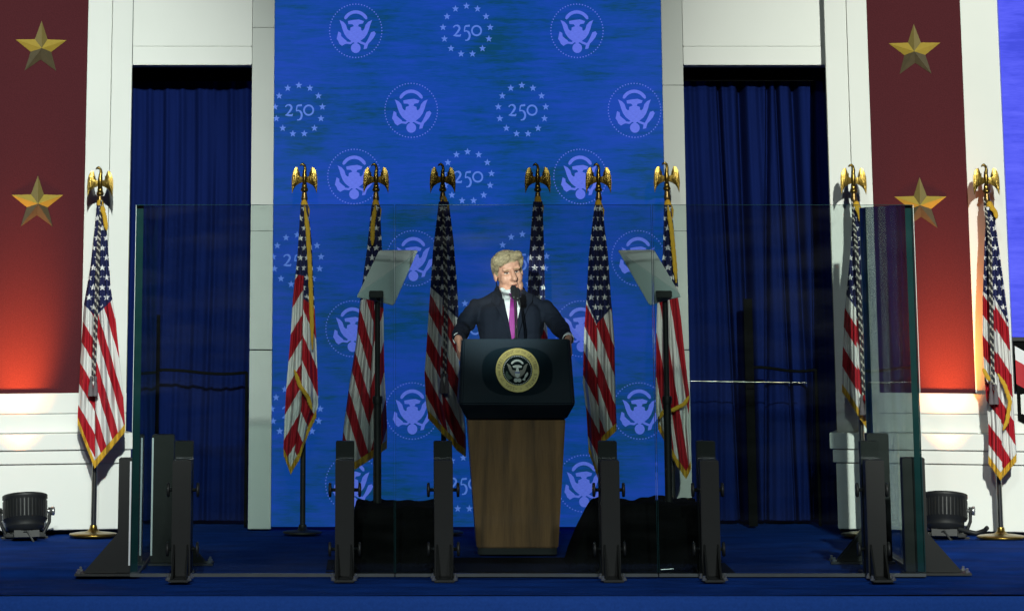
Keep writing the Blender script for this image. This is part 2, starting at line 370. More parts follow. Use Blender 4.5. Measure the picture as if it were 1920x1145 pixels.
fl.add(vs, fs, 0, True)
fo = fl.build('stage_floor', M_CARPET); tag(fo, kind='structure')
sk = MB()
nn = 160
vs = []
for i in range(nn+1):
    x = -9+20*i/nn; wob = 0.008*mn.noise(Vector((x*1.3, 0, 0)))
    for z, yy in ((-0.014, -0.905), (-0.03, -0.925), (-0.05, -0.93+wob*0.5), (-0.5, -0.935+wob), (-1.45, -0.94+2*wob)): vs.append((x, yy, z))
sk.add(vs, [(i*5+k, i*5+k+1, (i+1)*5+k+1, (i+1)*5+k) for i in range(nn) for k in range(4)], 0, True)
tag(sk.build('stage_front', M_SKIRT), kind='structure')

# ------------------------------------------------------------------ stage set: wings
ANG = math.radians(14)
def wing(side, px0, Y0, label):
    """side -1 left, +1 right; local x runs to the right along the wing, y into the wall"""
    p = at(px0, 650, Y0)
    o = empty('stage_wall_wing', (p.x, Y0, 0), 0, label, 'stage wall')
    a = ANG if side < 0 else -ANG
    o.rotation_euler = (0, 0, a)
    Mx = Matrix.Translation(o.location) @ Matrix.Rotation(a, 4, 'Z'); Mi = Mx.inverted()
    def loc(x, y, d=0.0):      # pixel -> local x,z on the plane local y = d
        c = Mi @ CAM; dr = (Mi.to_3x3() @ ray(x, y)); t = (d-c.y)/dr.y; q = c+dr*t
        return q.x, q.z
    return o, loc, Mx
ZT = 4.3
# left wing ---------------------------------------------------------------
WL, locL, MxL = wing(-1, 238, 3.05, 'white wall wing with maroon panel left of the left curtain opening')
xa = locL(238, 650)[0]; xg = locL(199, 650)[0]; xm = locL(153, 650)[0]
zp = locL(80, 738, -0.02)[1]
b = MB(); b.box(xg+0.0025, xa, 0.0, 0.40, zp-0.3, ZT); b.build('pilaster_board', M_WHITE, WL, bevel=0.003)
b = MB(); b.box(xm, xg-0.0025, 0.0, 0.12, zp-0.3, ZT); b.build('pilaster_board', M_WHITE, WL, bevel=0.003)
b = MB(); b.box(xa+0.001, xa+0.006, 0.012, 0.395, 0, ZT); b.build('shaded_opening_reveal', M_REVEAL, WL)
b = MB(); b.box(xm-1.3, xm-0.001, 0.006, 0.12, zp-0.3, ZT); b.build('maroon_panel', M_MAROON, WL)
b = MB(); b.box(xm-1.3, xa-0.02, 0.05, 0.13, zp-0.35, ZT-0.05); b.build('backing_board', M_GAP, WL)
def plinth(W, loc, x_lo, x_hi, pxc, inner):
    ys = [738, 776, 812, 843, 869]
    zs = [loc(pxc, y, -0.08)[1] for y in ys]
    # (z top, z bottom, front y, inner overhang)
    lay = [(zs[0], zs[1], -0.014, 0.0), (zs[1]-0.004, zs[2], -0.006, 0.0), (zs[2]-0.003, zs[3], -0.105, 0.035), (zs[3]-0.005, zs[4], -0.085, 0.02), (zs[4]-0.005, 0.02, -0.065, 0.005)]
    for zt, zb, yf, ov in lay:
        q = MB()
        lo, hi = (x_lo, x_hi+ov) if inner > 0 else (x_lo-ov, x_hi)
        q.box(lo, hi, yf, 0.30, zb, zt); q.build('plinth_course', M_WHITE, W, bevel=0.003)
    q = MB(); q.box(x_lo+0.01, x_hi-0.01, 0.002, 0.28, 0.0, zs[0]-0.01); q.build('plinth_core', M_GAP, W)
plinth(WL, locL, xm-1.3, xa, 80, 1)
# right wing ---------------------------------------------------------------
WR, locR, MxR = wing(1, 1565, 3.05, 'white wall wing with maroon panel right of the right curtain opening')
xa = locR(1565, 650)[0]; xg = locR(1607, 650)[0]; xm0 = locR(1646, 650)[0]; xm1 = locR(1826, 650)[0]; xe = locR(1897, 650)[0]
zpR = locR(1750, 737, -0.02)[1]
b = MB(); b.box(xa, xg-0.0025, 0.0, 0.40, zpR-0.3, ZT); b.build('pilaster_board', M_WHITE, WR, bevel=0.003)
b = MB(); b.box(xg+0.0025, xm0, 0.0, 0.12, zpR-0.3, ZT); b.build('pilaster_board', M_WHITE, WR, bevel=0.003)
b = MB(); b.box(xa-0.006, xa-0.001, 0.012, 0.395, 0, ZT); b.build('shaded_opening_reveal', M_REVEAL, WR)
b = MB(); b.box(xm0+0.001, xm1-0.001, 0.006, 0.12, zpR-0.3, ZT); b.build('maroon_panel', M_MAROON, WR)
b = MB(); b.box(xm1, xe, 0.0, 0.12, zpR-0.3, ZT); b.build('pilaster_board', M_WHITE, WR, bevel=0.003)
b = MB(); b.box(xa+0.02, xe-0.01, 0.125, 0.14, zpR-0.35, ZT-0.05); b.build('backing_board', M_GAP, WR)
plinth(WR, locR, xa, xe+0.9, 1780, -1)
# side LED screen beyond the right wing
so = empty('led_screen', MxR @ Vector((xe, 0.05, 0)), -ANG, 'bright violet blue LED screen at the right edge of the picture', 'screen')
zb = locR(1905, 632)[1]
b = MB(); b.box(0.004, 1.2, 0.0, 0.05, zb, ZT); b.build('screen_panel', M_SCREEN2, so)
b = MB(); b.box(0.004, 1.2, -0.004, 0.06, zb-0.022, zb-0.002); b.build('screen_frame', M_BLACK, so)
b = MB(); b.box(0.004, 1.2, 0.02, 0.05, 0.95, zb-0.025); b.build('lower_panel', M_BLACKCLOTH, so)
# bunting below it
bo = empty('bunting', MxR @ Vector((xe+0.02, -0.02, 0)), -ANG, 'red white and blue bunting under the violet screen at right edge', 'bunting')
for nm, mt, r0, r1 in (('white_band', M_SHIRT, 0.02, 0.10), ('red_band', M_RED, 0.10, 0.24), ('black_band', M_BLACKCLOTH, 0.24, 0.45)):
    q = MB(); vs = []; nn = 24
    for i in range(nn+1):
        xx = i/nn*1.0; drop = -0.42*xx-0.05*math.sin(xx*3)
        for r in (r0, r1): vs.append((xx, 0.012*math.sin(i*1.7), zb-0.03+drop-r))
    q.add(vs, [(2*i, 2*i+1, 2*i+3, 2*i+2) for i in range(nn)], 0, True); q.build(nm, mt, bo)

# gold stars
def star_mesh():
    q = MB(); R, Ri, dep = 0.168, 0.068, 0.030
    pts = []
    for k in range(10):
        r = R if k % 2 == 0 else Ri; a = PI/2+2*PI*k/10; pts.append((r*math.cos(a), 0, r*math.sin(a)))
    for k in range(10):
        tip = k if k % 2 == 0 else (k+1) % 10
        # gold print with shading put into its colours: upper edges of the side arms bright, top arm dull, lower arms brown
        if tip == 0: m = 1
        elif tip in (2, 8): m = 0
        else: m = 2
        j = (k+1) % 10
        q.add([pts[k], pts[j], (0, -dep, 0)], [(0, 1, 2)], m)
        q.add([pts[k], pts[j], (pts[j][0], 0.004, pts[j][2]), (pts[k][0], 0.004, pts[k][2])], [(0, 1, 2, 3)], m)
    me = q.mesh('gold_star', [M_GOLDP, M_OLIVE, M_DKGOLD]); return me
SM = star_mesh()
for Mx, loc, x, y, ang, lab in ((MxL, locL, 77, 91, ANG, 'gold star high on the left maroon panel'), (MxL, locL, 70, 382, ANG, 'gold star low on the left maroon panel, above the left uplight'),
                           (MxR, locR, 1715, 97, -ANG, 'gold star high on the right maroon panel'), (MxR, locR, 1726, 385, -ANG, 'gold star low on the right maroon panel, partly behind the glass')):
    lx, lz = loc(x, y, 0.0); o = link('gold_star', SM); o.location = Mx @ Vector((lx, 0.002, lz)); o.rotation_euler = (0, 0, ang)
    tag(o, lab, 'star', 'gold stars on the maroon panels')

# ------------------------------------------------------------------ centre: portals, curtains, LED screen
YW = 3.23
def portal(xp0, xp1, strip_px, left, label):
    o = empty('curtain_portal', (X((xp0+xp1)/2, 650, YW), YW, 0), 0, label, 'portal')
    ox = o.location.x
    def lx(x, y=650, Y=YW): return X(x, y, Y)-ox
    ztop = Z(122, YW)
    s0, s1 = lx(strip_px[0]), lx(strip_px[1])
    # header
    if left: h0, h1 = lx(xp0)-0.05, s0-0.003
    else: h0, h1 = s1+0.003, lx(xp1)+0.07
    zs = Z(87, YW)
    b = MB(); b.box(h0, h1, 0.0, 0.35, ztop, zs-0.002); b.build('header_board', M_WHITE, o, bevel=0.003)
    b = MB(); b.box(h0, h1, 0.003, 0.35, zs, ZT); b.build('header_board', M_WHITE, o, bevel=0.003)
    # strip in panels
    cuts = [0.0, Z(655, YW), Z(433, YW), Z(52, YW) if left else Z(160, YW), ZT]
    for i in range(4):
        gp = 0.006 if i == 0 else 0.0016
        b = MB(); b.box(s0, s1, 0.0 if left else 0.004, 0.35, cuts[i]+(0.0 if i == 0 else 0.001), cuts[i+1]-gp); b.build('strip_panel', M_GREYW, o, bevel=0.002)
    b = MB(); b.box(s0+0.004, s1-0.004, 0.02, 0.34, 0.0, ZT-0.01); b.build('strip_core', M_GAP, o)
    # black valance in the head of the opening
    zc = Z(152, YW+0.35)
    b = MB()
    v0, v1 = (lx(xp0)-0.1, s0+0.01) if left else (s1-0.01, lx(xp1)+0.2)
    b.box(v0, v1, 0.36, 0.40, zc, ztop+0.25); b.build('valance', M_BLACKCLOTH, o)
    return o
PL = portal(238, 468, (468, 510), True, 'white header and grey strip framing the left curtain opening')
PR = portal(1285, 1560, (1252, 1292), False, 'white header and grey strip framing the right curtain opening')

def curtain(xl, xr, Yc, seed, gaps, label):
    rnd = random.Random(seed)
    X0, X1 = X(xl, 650, Yc), X(xr, 650, Yc); zt = Z(140, Yc)
    o = empty('curtain', ((X0+X1)/2, Yc, 0), 0, label, 'curtain')
    q = MB(); n = 420; m = 26; ph = [rnd.uniform(0, 6.28) for _ in range(6)]
    vs = []
    for j in range(m+1):
        t = j/m; z = 0.015+(zt-0.015)*(1-t)
        for i in range(n+1):
            s = i/n; x = X0+(X1-X0)*s
            sw = x+0.015*math.sin(z*1.6+ph[0])
            yv = 0.011*math.sin(sw*62+ph[1]+0.5*math.sin(sw*9+ph[2]))+0.008*math.sin(sw*27+ph[3]+0.15*z)+0.006*math.sin(sw*120+ph[4])
            for (gx, wd, dp, dr) in gaps:
                g0 = X(gx, 650, Yc)+dr*(z-1.2)
                yv += dp*math.exp(-((x-g0)/wd)**2)
            vs.append((x-o.location.x, yv, z))
    q.add(vs, [(j*(n+1)+i, j*(n+1)+i+1, (j+1)*(n+1)+i+1, (j+1)*(n+1)+i) for j in range(m) for i in range(n)], 0, True)
    q.build('curtain_cloth', M_CURT, o)
    return o
curtain(225, 480, 3.72, 3, [(300, 0.02, 0.02, 0.0), (392, 0.02, 0.03, 0.02)], 'dark blue pleated curtain in the left opening')
curtain(1270, 1565, 3.72, 9, [(1405, 0.022, 0.16, -0.012), (1372, 0.012, 0.10, -0.03), (1440, 0.012, 0.09, 0.03), (1478, 0.010, 0.08, -0.02), (1512, 0.022, 0.12, -0.02), (1530, 0.012, 0.1, 0.02)], 'dark blue pleated curtain with dark gaps in the right opening')
# dark backing behind the openings
for xl, xr, lab in ((180, 520, 'black backing drape behind the left blue curtain'), (1240, 1600, 'black backing drape behind the right blue curtain')):
    q = MB(); q.box(X(xl, 650, 4.2), X(xr, 650, 4.2), 4.2, 4.23, 0, ZT); tag(q.build('backing_drape', M_BLACKCLOTH), lab, 'drape')
# black guard rails in front of the curtains
def rail(px_post, w_px, y_top, y_rail, px_end, Yr, label):
    p = at(px_post, 650, Yr); o = empty('guard_rail', (p.x, Yr, 0), 0, label, 'rail')
    s = w_px/7000*(20+Yr)/2
    b = MB(); b.box(-s, s, -0.012, 0.012, 0, Z(y_top, Yr)); b.build('upright', M_BLACKCLOTH, o)
    b = MB(); pts = []
    xe = X(px_end, 650, Yr)-p.x; zr = Z(y_rail, Yr)
    for i in range(13): t = i/12; pts.append((t*xe, 0.0, zr+0.012*math.sin(t*5+1)))
    b.tube(pts, 0.009, 8); b.build('rail', M_BLACKCLOTH, o)
    b = MB(); b.box(xe-s*0.3, xe+s*0.3, -0.01, 0.01, 0, zr); b.build('upright', M_BLACKCLOTH, o)
rail(291, 17, 590, 697, 463, 3.45, 'black upright and thin rail in front of the left curtain')
rail(1404, 16, 560, 692, 1528, 3.45, 'black upright and thin rail in front of the right curtain')
rp0, rp1 = at(1294, 714, 3.30), at(1512, 717, 3.30)
q = MB(); q.tube([(0, 0, 0), ((rp1.x-rp0.x)*0.5, 0, (rp1.z-rp0.z)*0.5), (rp1.x-rp0.x, 0, rp1.z-rp0.z)], 0.003, 8); o = q.build('steel_rod', M_CHROME); o.location = rp0; tag(o, 'thin bright horizontal steel rod in front of the right curtain', 'rod')

# --------- LED screen with emblems
xs0, xs1 = X(512, 650, YW)+0.0, X(1253, 650, YW)
# edges follow the strips
xs0 = PL.location.x+0; xs0 = X(510, 650, YW)+0.003; xs1 = X(1252, 650, YW)-0.003
SO = empty('led_screen', ((xs0+xs1)/2, YW, 0), 0, 'tall blue LED screen patterned with eagle seals and 250 emblems behind the lectern', 'screen')
b = MB(); b.box(xs0-SO.location.x, xs1-SO.location.x, 0.012, 0.10, 0.012, ZT); b.build('screen_panel', M_SCREEN, SO)
# faint module joints
def circle(n=16, r=1.0, cx=0, cy=0): return [(cx+r*math.cos(2*PI*k/n), cy+r*math.sin(2*PI*k/n)) for k in range(n)]
def fan(q, poly, y, m=0):
    cx = sum(p[0] for p in poly)/len(poly); cy = sum(p[1] for p in poly)/len(poly)
    vs = [(cx, y, cy)]+[(p[0], y, p[1]) for p in poly]; n = len(poly)
    q.add(vs, [(0, 1+k, 1+(k+1) % n) for k in range(n)], m)
def ngon(q, poly, y, m=0): q.add([(p[0], y, p[1]) for p in poly], [tuple(range(len(poly)))], m)
def stroke(q, pts, ws, y, m=0):
    vs = []; n = len(pts)
    for i in range(n):
        a = Vector(pts[max(0, i-1)]); c = Vector(pts[min(n-1, i+1)]); d = (c-a).normalized(); nn = Vector((-d.y, d.x)); w_ = ws[i] if isinstance(ws, (list, tuple)) else ws
        p = Vector(pts[i]); vs += [(p.x+nn.x*w_, y, p.y+nn.y*w_), (p.x-nn.x*w_, y, p.y-nn.y*w_)]
    q.add(vs, [(2*i, 2*i+1, 2*i+3, 2*i+2) for i in range(n-1)], m)
def arc(cx, cy, rx, ry, a0, a1, n=14): return [(cx+rx*math.cos(math.radians(a0+(a1-a0)*k/n)), cy+ry*math.sin(math.radians(a0+(a1-a0)*k/n))) for k in range(n+1)]
def star2(cx, cy, R, rot=0): return [(cx+(R if k % 2 == 0 else R*0.42)*math.cos(PI/2+rot+PI*k/5), cy+(R if k % 2 == 0 else R*0.42)*math.sin(PI/2+rot+PI*k/5)) for k in range(10)]
def mir(p): return [(-x, y) for x, y in p]
WING = [(-0.62, 0.40), (-0.47, 0.33), (-0.37, 0.22), (-0.32, 0.06), (-0.26, 0.0), (-0.18, 0.02), (-0.12, -0.05), (-0.08, -0.42), (-0.2, -0.36), (-0.33, -0.26), (-0.43, -0.12), (-0.5, 0.05), (-0.55, 0.22)]
OLIVE = [(-0.66, -0.03), (-0.56, -0.08), (-0.55, -0.2), (-0.44, -0.3), (-0.36, -0.36), (-0.30, -0.46), (-0.42, -0.5), (-0.52, -0.56), (-0.62, -0.48), (-0.66, -0.38), (-0.72, -0.3), (-0.69, -0.16)]
ARROW = [(0.70, -0.02), (0.76, -0.1), (0.68, -0.26), (0.56, -0.40), (0.44, -0.52), (0.42, -0.66), (0.3, -0.68), (0.33, -0.52), (0.44, -0.36), (0.52, -0.2), (0.58, -0.06)]
def emesh(name, mat, *draw):
    q = MB()
    for d_ in draw: d_(q)
    return q.mesh(name, [mat])
def seal_screen():
    y = 0.0
    def dots(q):
        for k in range(56):
            a = 2*PI*k/56; fan(q, circle(5, 0.026, math.cos(a)*0.99, math.sin(a)*0.99), y)
    return [('scroll', emesh('scroll', M_EMB, lambda q: stroke(q, arc(0, 0.20, 0.47, 0.50, 152, 28), [0.03]+[0.06]*13+[0.03], y))),
        ('cloud', emesh('cloud', M_EMB, lambda q: fan(q, [(-0.30, 0.36), (-0.1, 0.40), (0.12, 0.42), (0.31, 0.36), (0.27, 0.27), (0.12, 0.24), (0.08, 0.16), (-0.06, 0.16), (-0.12, 0.24), (-0.28, 0.25)], y-0.0004))),
        ('wing', emesh('wing', M_EMB, lambda q: ngon(q, WING, y-0.0008))), ('wing', emesh('wing', M_EMB, lambda q: ngon(q, mir(WING)[::-1], y-0.0012))),
        ('body', emesh('body', M_EMB, lambda q: fan(q, [(-0.2, 0.12), (0, 0.2), (0.2, 0.12), (0.22, -0.15), (0.14, -0.40), (0.0, -0.48), (-0.14, -0.40), (-0.22, -0.15)], y-0.0016))),
        ('tail', emesh('tail', M_EMB, lambda q: fan(q, circle(14, 0.185, 0, -0.64), y-0.0004))),
        ('olive_branch', emesh('olive_branch', M_EMB, lambda q: fan(q, OLIVE, y-0.0008))), ('arrows', emesh('arrows', M_EMB, lambda q: fan(q, ARROW, y-0.0012))),
        ('leg', emesh('leg', M_EMB, lambda q: stroke(q, [(-0.1, -0.38), (-0.2, -0.46), (-0.36, -0.44)], 0.04, y-0.0020))), ('leg', emesh('leg', M_EMB, lambda q: stroke(q, [(0.1, -0.38), (0.2, -0.44), (0.36, -0.50)], 0.04, y-0.0020))),
        ('dot_ring', emesh('dot_ring', M_EMB, dots))]
def e250():
    y = 0.0; out = []
    T = 0.022; TK = 0.036
    for k in range(13):
        a = PI/2+2*PI*k/13; out.append(('star', emesh('star', M_EMB2, lambda q: fan(q, star2(math.cos(a)*0.90, math.sin(a)*0.90, 0.135), y))))
    # old-style figures: 2 and 0 at x-height, 5 descending
    def two(q): stroke(q, arc(-0.385, 0.075, 0.115, 0.105, 165, -20, 12)+[(-0.33, -0.05), (-0.42, -0.15), (-0.50, -0.195), (-0.40, -0.20), (-0.25, -0.205), (-0.23, -0.15)], [T]*6+[TK]*8+[T]*2+[TK]*2+[T], y)
    def five(q): stroke(q, [(0.12, 0.17), (-0.03, 0.155), (-0.06, 0.14), (-0.085, 0.0)]+arc(-0.02, -0.20, 0.135, 0.175, 118, -105, 14), [TK, TK*0.9, T, T]+[T]*4+[TK]*8+[T]*3, y)
    def zero(q): stroke(q, arc(0.375, -0.015, 0.175, 0.175, 0, 360, 24), 0.031, y)
    for f_ in (two, five, zero): out.append(('digit', emesh('digit', M_EMB2, f_)))
    return out
SEALM, E250 = seal_screen(), e250()
RS = 50/300.0
grid = [('s', 667, 58), ('e', 875, 57), ('s', 1082, 58), ('e', 560, 206), ('s', 771, 207), ('e', 979, 206), ('s', 1190, 207),
        ('s', 664, 331), ('e', 877, 331), ('s', 1088, 331), ('e', 557, 487), ('s', 775, 484), ('e', 980, 486), ('s', 1197, 484),
        ('s', 661, 616), ('e', 872, 616), ('s', 1090, 616), ('e', 555, 772), ('s', 773, 770), ('e', 982, 772), ('s', 1199, 770),
        ('s', 661, 906), ('e', 869, 906), ('s', 1095, 906)]
for k, x, y in grid:
    p = at(x, y, YW); o = empty('seal_emblem' if k == 's' else 'anniversary_emblem', (p.x-SO.location.x, 0.009, p.z)); o.parent = SO; o.scale = (RS, 1, RS)
    for nm, me in (SEALM if k == 's' else E250):
        c_ = link(nm, me, o)
        if nm == 'dot_ring': c_['kind'] = 'stuff'

# ------------------------------------------------------------------ flags
def eagle_mesh():
    q = MB()
    q.ell((0, 0, 0.0), (0.0155, 0.016, 0.050), 0)                      # body
    q.tube([(0.0, 0, 0.035), (0.004, 0, 0.055), (0.0, -0.003, 0.075), (-0.012, -0.006, 0.084), (-0.022, -0.008, 0.080), (-0.030, -0.009, 0.072)],
           [0.013, 0.0095, 0.0085, 0.0095, 0.006, 0.0015], 10)              # neck, head, beak
    q.ell((0, 0.004, -0.05), (0.017, 0.012, 0.028), 0)                   # tail
    for s in (-1, 1):
        pts = [(0.008, -0.024), (0.011, 0.006), (0.026, 0.012), (0.034, 0.038), (0.044, 0.066), (0.058, 0.062), (0.070, 0.042), (0.078, 0.010), (0.080, -0.035), (0.076, -0.092), (0.065, -0.064), (0.053, -0.046), (0.032, -0.033)]
        cx, cz = 0.050, 0.015
        fr = [(s*x, -0.004-0.16*(x-0.01)**2*6, z) for x, z in pts]; bk = [(s*x, 0.008-0.16*(x-0.01)**2*6+0.004, z) for x, z in pts]
        n = len(pts); c1 = (s*cx, -0.013, cz); c2 = (s*cx, 0.009, cz)
        q.add(fr+[c1], [((k, (k+1) % n, n) if s < 0 else ((k+1) % n, k, n)) for k in range(n)], 0, True)
        q.add(bk+[c2], [((k, (k+1) % n, n) if s > 0 else ((k+1) % n, k, n)) for k in range(n)], 0, True)
        q.add(fr+bk, [(k, (k+1) % n, n+(k+1) % n, n+k) for k in range(n)], 0, False)
        for f in range(5):                                               # feather ribs
            xa = 0.030+0.010*f; q.tube([(s*xa, -0.017, 0.035-0.003*f), (s*(xa+0.006), -0.016-0.001*f, -0.020-0.008*f)], 0.0022, 5)
    q.lathe([(0.008, -0.085), (0.020, -0.080), (0.024, -0.070), (0.020, -0.058), (0.010, -0.054)], n=14)   # ball
    return q.mesh('eagle_finial', [M_BRASS])
EAGLE = eagle_mesh()
def ferrule_mesh():
    q = MB(); q.lathe([(0.013, -0.30), (0.013, -0.14), (0.018, -0.135), (0.021, -0.12), (0.017, -0.105), (0.015, -0.085)], n=14)
    return q.mesh('ferrule', [M_DBRASS])
FERR = ferrule_mesh()
def base_mesh():
    q = MB(); q.lathe([(0.142, 0.0), (0.145, 0.006), (0.142, 0.012), (0.10, 0.018), (0.04, 0.024), (0.024, 0.040), (0.020, 0.060)], n=40)
    return q.mesh('base', [M_BRASS])
BASEM = base_mesh()
def lerp_edge(edge, y):
    if y <= edge[0][0]: return edge[0][1]
    for (ya, xa), (yb, xb) in zip(edge, edge[1:]):
        if y <= yb: return xa+(xb-xa)*(y-ya)/(yb-ya)
    return edge[-1][1]
def make_flag(ex, ey, Y, left, right, bottom, facets, label, cord=None, top_fringe=None, amp=0.065, extra=None, base=True):
    """left/right: (y, x) edges; bottom: (s, y); facets: dicts with s0,s1,k,P,ax,ay,m,cy (canton anchor y), off"""
    pe = at(ex, ey, Y)
    o = empty('flag', (pe.x, Y, 0), 0, label, 'flag', 'flags on eagle-topped poles across the stage')
    H = pe.z
    e = link('eagle_finial', EAGLE, o); e.location = (0, 0, H)
    f = link('ferrule', FERR, o); f.location = (0, 0, H)
    q = MB(); q.tube([(0, 0, 0.03), (0, 0, H*0.5), (0, 0, H-0.13)], 0.0165, 14); q.build('pole', M_CHROME if base else M_BLACK, o)
    if base: bb = link('base', BASEM, o)
    else:
        q = MB(); q.lathe([(0.115, 0.0), (0.118, 0.008), (0.10, 0.014), (0.03, 0.02), (0.022, 0.05)], n=32); q.build('base', M_BLACK, o)
    # cloth
    NS, NT = 56, 70
    top = left[0][0]
    ybot = lambda s: lerp_edge(bottom, s)
    V = []; PXL = []
    rnd = random.Random(int(ex)); phs = [rnd.uniform(0, 6.28) for _ in range(5)]
    def facet(s):
        for fc in facets:
            if s <= fc['s1']+1e-9: return fc
        return facets[-1]
    def pt(s, t):
        yb = ybot(s); y = top+(yb-top)*t
        xl, xr = lerp_edge(left, y), lerp_edge(right, y); x = xl+(xr-xl)*s
        fc = facet(s); s0, s1 = fc['s0'], fc['s1']; u = (s-s0)/(s1-s0)
        w_ = min(1.0, (xr-xl)/60.0)
        d = -0.045-amp*w_*(fc.get('a', 0.0)+(fc.get('b', 1.0)-fc.get('a', 0.0))*u)
        d -= amp*0.42*w_*math.sin(s*(14+3*math.sin(phs[3]))+phs[0]+2.4*t)+amp*0.20*w_*math.sin(s*39+phs[1]-1.8*t)
        x += 0.8*w_*math.sin(t*9+phs[2]+s*4)*t
        return x, y, d
    verts = []; faces = []; uva = []; uvb = []
    NF = []
    for fc in facets:
        n = max(4, int(NS*(fc['s1']-fc['s0']))); base_i = len(verts)
        for j in range(NT+1):
            for i in range(n+1):
                s = fc['s0']+(fc['s1']-fc['s0'])*(i/n); ss = min(max(s, fc['s0']+1e-6), fc['s1']-1e-6)
                x, y, d = pt(ss, j/NT); P = at(x, y, Y+d)
                verts.append((P.x-pe.x, d, P.z)); NF.append((x, y, fc))
        for j in range(NT):
            for i in range(n):
                a = base_i+j*(n+1)+i; faces.append((a, a+n+1, a+n+2, a+1))
    me = bpy.data.meshes.new('cloth'); me.from_pydata(verts, [], faces); me.materials.append(M_FLAG)
    la = me.uv_layers.new(name='pattern'); lb = me.uv_layers.new(name='stars')
    for lp in me.loops:
        x, y, fc = NF[lp.vertex_index]
        A = (y-fc['k']*(x-fc['ax'])-fc['ay'])/(fc['P']/2.0)
        B = fc['cy']+fc['m']*(x-fc['cx'])-y
        la.data[lp.index].uv = (A+40, B)
        lb.data[lp.index].uv = ((x-fc['cx'])/15.5+fc.get('so', 0)+(y-500)*fc.get('sk', 0.0)+20, (y-400)/18.5+20)
    for p in me.polygons: p.use_smooth = True
    me.update()
    cl = link('cloth', me, o)
    sm = cl.modifiers.new('thick', 'SOLIDIFY'); sm.thickness = 0.0025; sm.offset = 0
    # fringe along the bottom
    q = MB(); n = 90; vs = []
    for i in range(n+1):
        s = min(max(i/n, 1e-4), 1-1e-4); x, y, d = pt(s, 1.0); x2, y2, d2 = pt(s, 0.97)
        for dy, dd in ((-3, -0.008), (4, -0.011), (12+1.6*math.sin(i*2.4), -0.006)):
            P = at(x, y+dy, Y+d+dd); vs.append((P.x-pe.x, d+dd, P.z))
    q.add(vs, [(3*i+k, 3*i+k+1, 3*i+k+4, 3*i+k+3) for i in range(n) for k in (0, 1)], 0, True); q.build('fringe', M_FRINGE, o)
    def px_strip(pts, width, dd, name, mat):
        q = MB(); vs = []; N_ = 40
        L_ = len(pts)-1
        for i in range(N_+1):
            t = i/N_*L_; k = min(int(t), L_-1); u = t-k
            x = pts[k][0]+(pts[k+1][0]-pts[k][0])*u; y = pts[k][1]+(pts[k+1][1]-pts[k][1])*u
            dx = pts[k+1][0]-pts[k][0]; dy = pts[k+1][1]-pts[k][1]; ln = math.hypot(dx, dy); nx, ny = -dy/ln, dx/ln
            wv = width*(0.5+0.06*math.sin(i*1.9))*min(1.0, 0.35+4*min(i, N_-i)/N_)
            for k2, e_ in ((-1, 0.0), (0, -0.012), (1, 0.0)):
                P = at(x+nx*wv*k2, y+ny*wv*k2, Y+dd+e_); vs.append((P.x-pe.x, dd+e_, P.z))
        q.add(vs, [(3*i+k, 3*i+k+1, 3*i+k+4, 3*i+k+3) for i in range(N_) for k in (0, 1)], 0, True); q.build(name, mat, o)
    if top_fringe: px_strip(top_fringe, 8, -0.10, 'fringe', M_FRINGE)
    for ex_ in (extra or []): px_strip(ex_, 7.5, -0.135, 'fringe', M_FRINGE)
    # gold knot where cloth meets the pole
    xk = (left[0][1]+right[0][1])/2; P = at(xk, top-2, Y-0.02)
    q = MB(); q.ell((P.x-pe.x, -0.02, P.z), (0.022, 0.022, 0.03), 0, 12, 8); q.tube([(P.x-pe.x+0.012, -0.03, P.z), (P.x-pe.x+0.024, -0.035, P.z-0.035), (P.x-pe.x+0.026, -0.036, P.z-0.085)], [0.010, 0.012, 0.004], 8); q.build('fringe_knot', M_FRINGE, o)
    if cord:
        pts = []; 
        for x, y in cord:
            P = at(x, y, Y-0.15); pts.append((P.x-pe.x, -0.15, P.z))
        pts[0] = (pts[0][0], -0.03, pts[0][2])
        for off in (-0.006, 0.007):
            q = MB(); q.tube([(a+off*(1 if i else 0), bb_+off*0.3, c) for i, (a, bb_, c) in enumerate(pts)], 0.0058, 8); q.build('cord', M_CORD, o)
        q = MB(); ex2, ey2, ez2 = pts[-1]
        for off in (-0.014, 0.014):
            q.lathe([(0.004, 0.03), (0.009, 0.022), (0.009, 0.008), (0.006, 0.003), (0.013, -0.03), (0.017, -0.085)], (ex2+off, ey2, ez2-0.02-abs(off)*0.6), 10)
        q.build('tassel', M_TASSEL, o)
    return o
def fc(s0, s1, k, P, ax, ay, cx, cy, m, so=0.0, sk=0.0, a=0.0, b=1.0): return dict(s0=s0, s1=s1, k=k, P=P, ax=ax, ay=ay, cx=cx, cy=cy, m=m, so=so, sk=sk, a=a, b=b)
YF = 2.90
make_flag(188, 341, 2.72, [(385,182),(500,170),(570,158),(680,150),(785,146)], [(385,193),(430,200),(540,207),(600,217),(720,229),(803,234)],
          [(0,783),(0.36,866),(1,797)], [fc(0,0.37,1.75,86,167,622,178,592,1.05,0.2,0,0.2,1), fc(0.37,1,3.3,98,185,592,178,594,-1.0,0.1,0,0.75,0.0)],
          'brightly lit flag with hanging cord and tassels on the far left, before the white pilaster', cord=[(187,375),(184,470),(181,560),(178,640),(175,705)], top_fringe=[(190,386),(196,405),(200,432)])
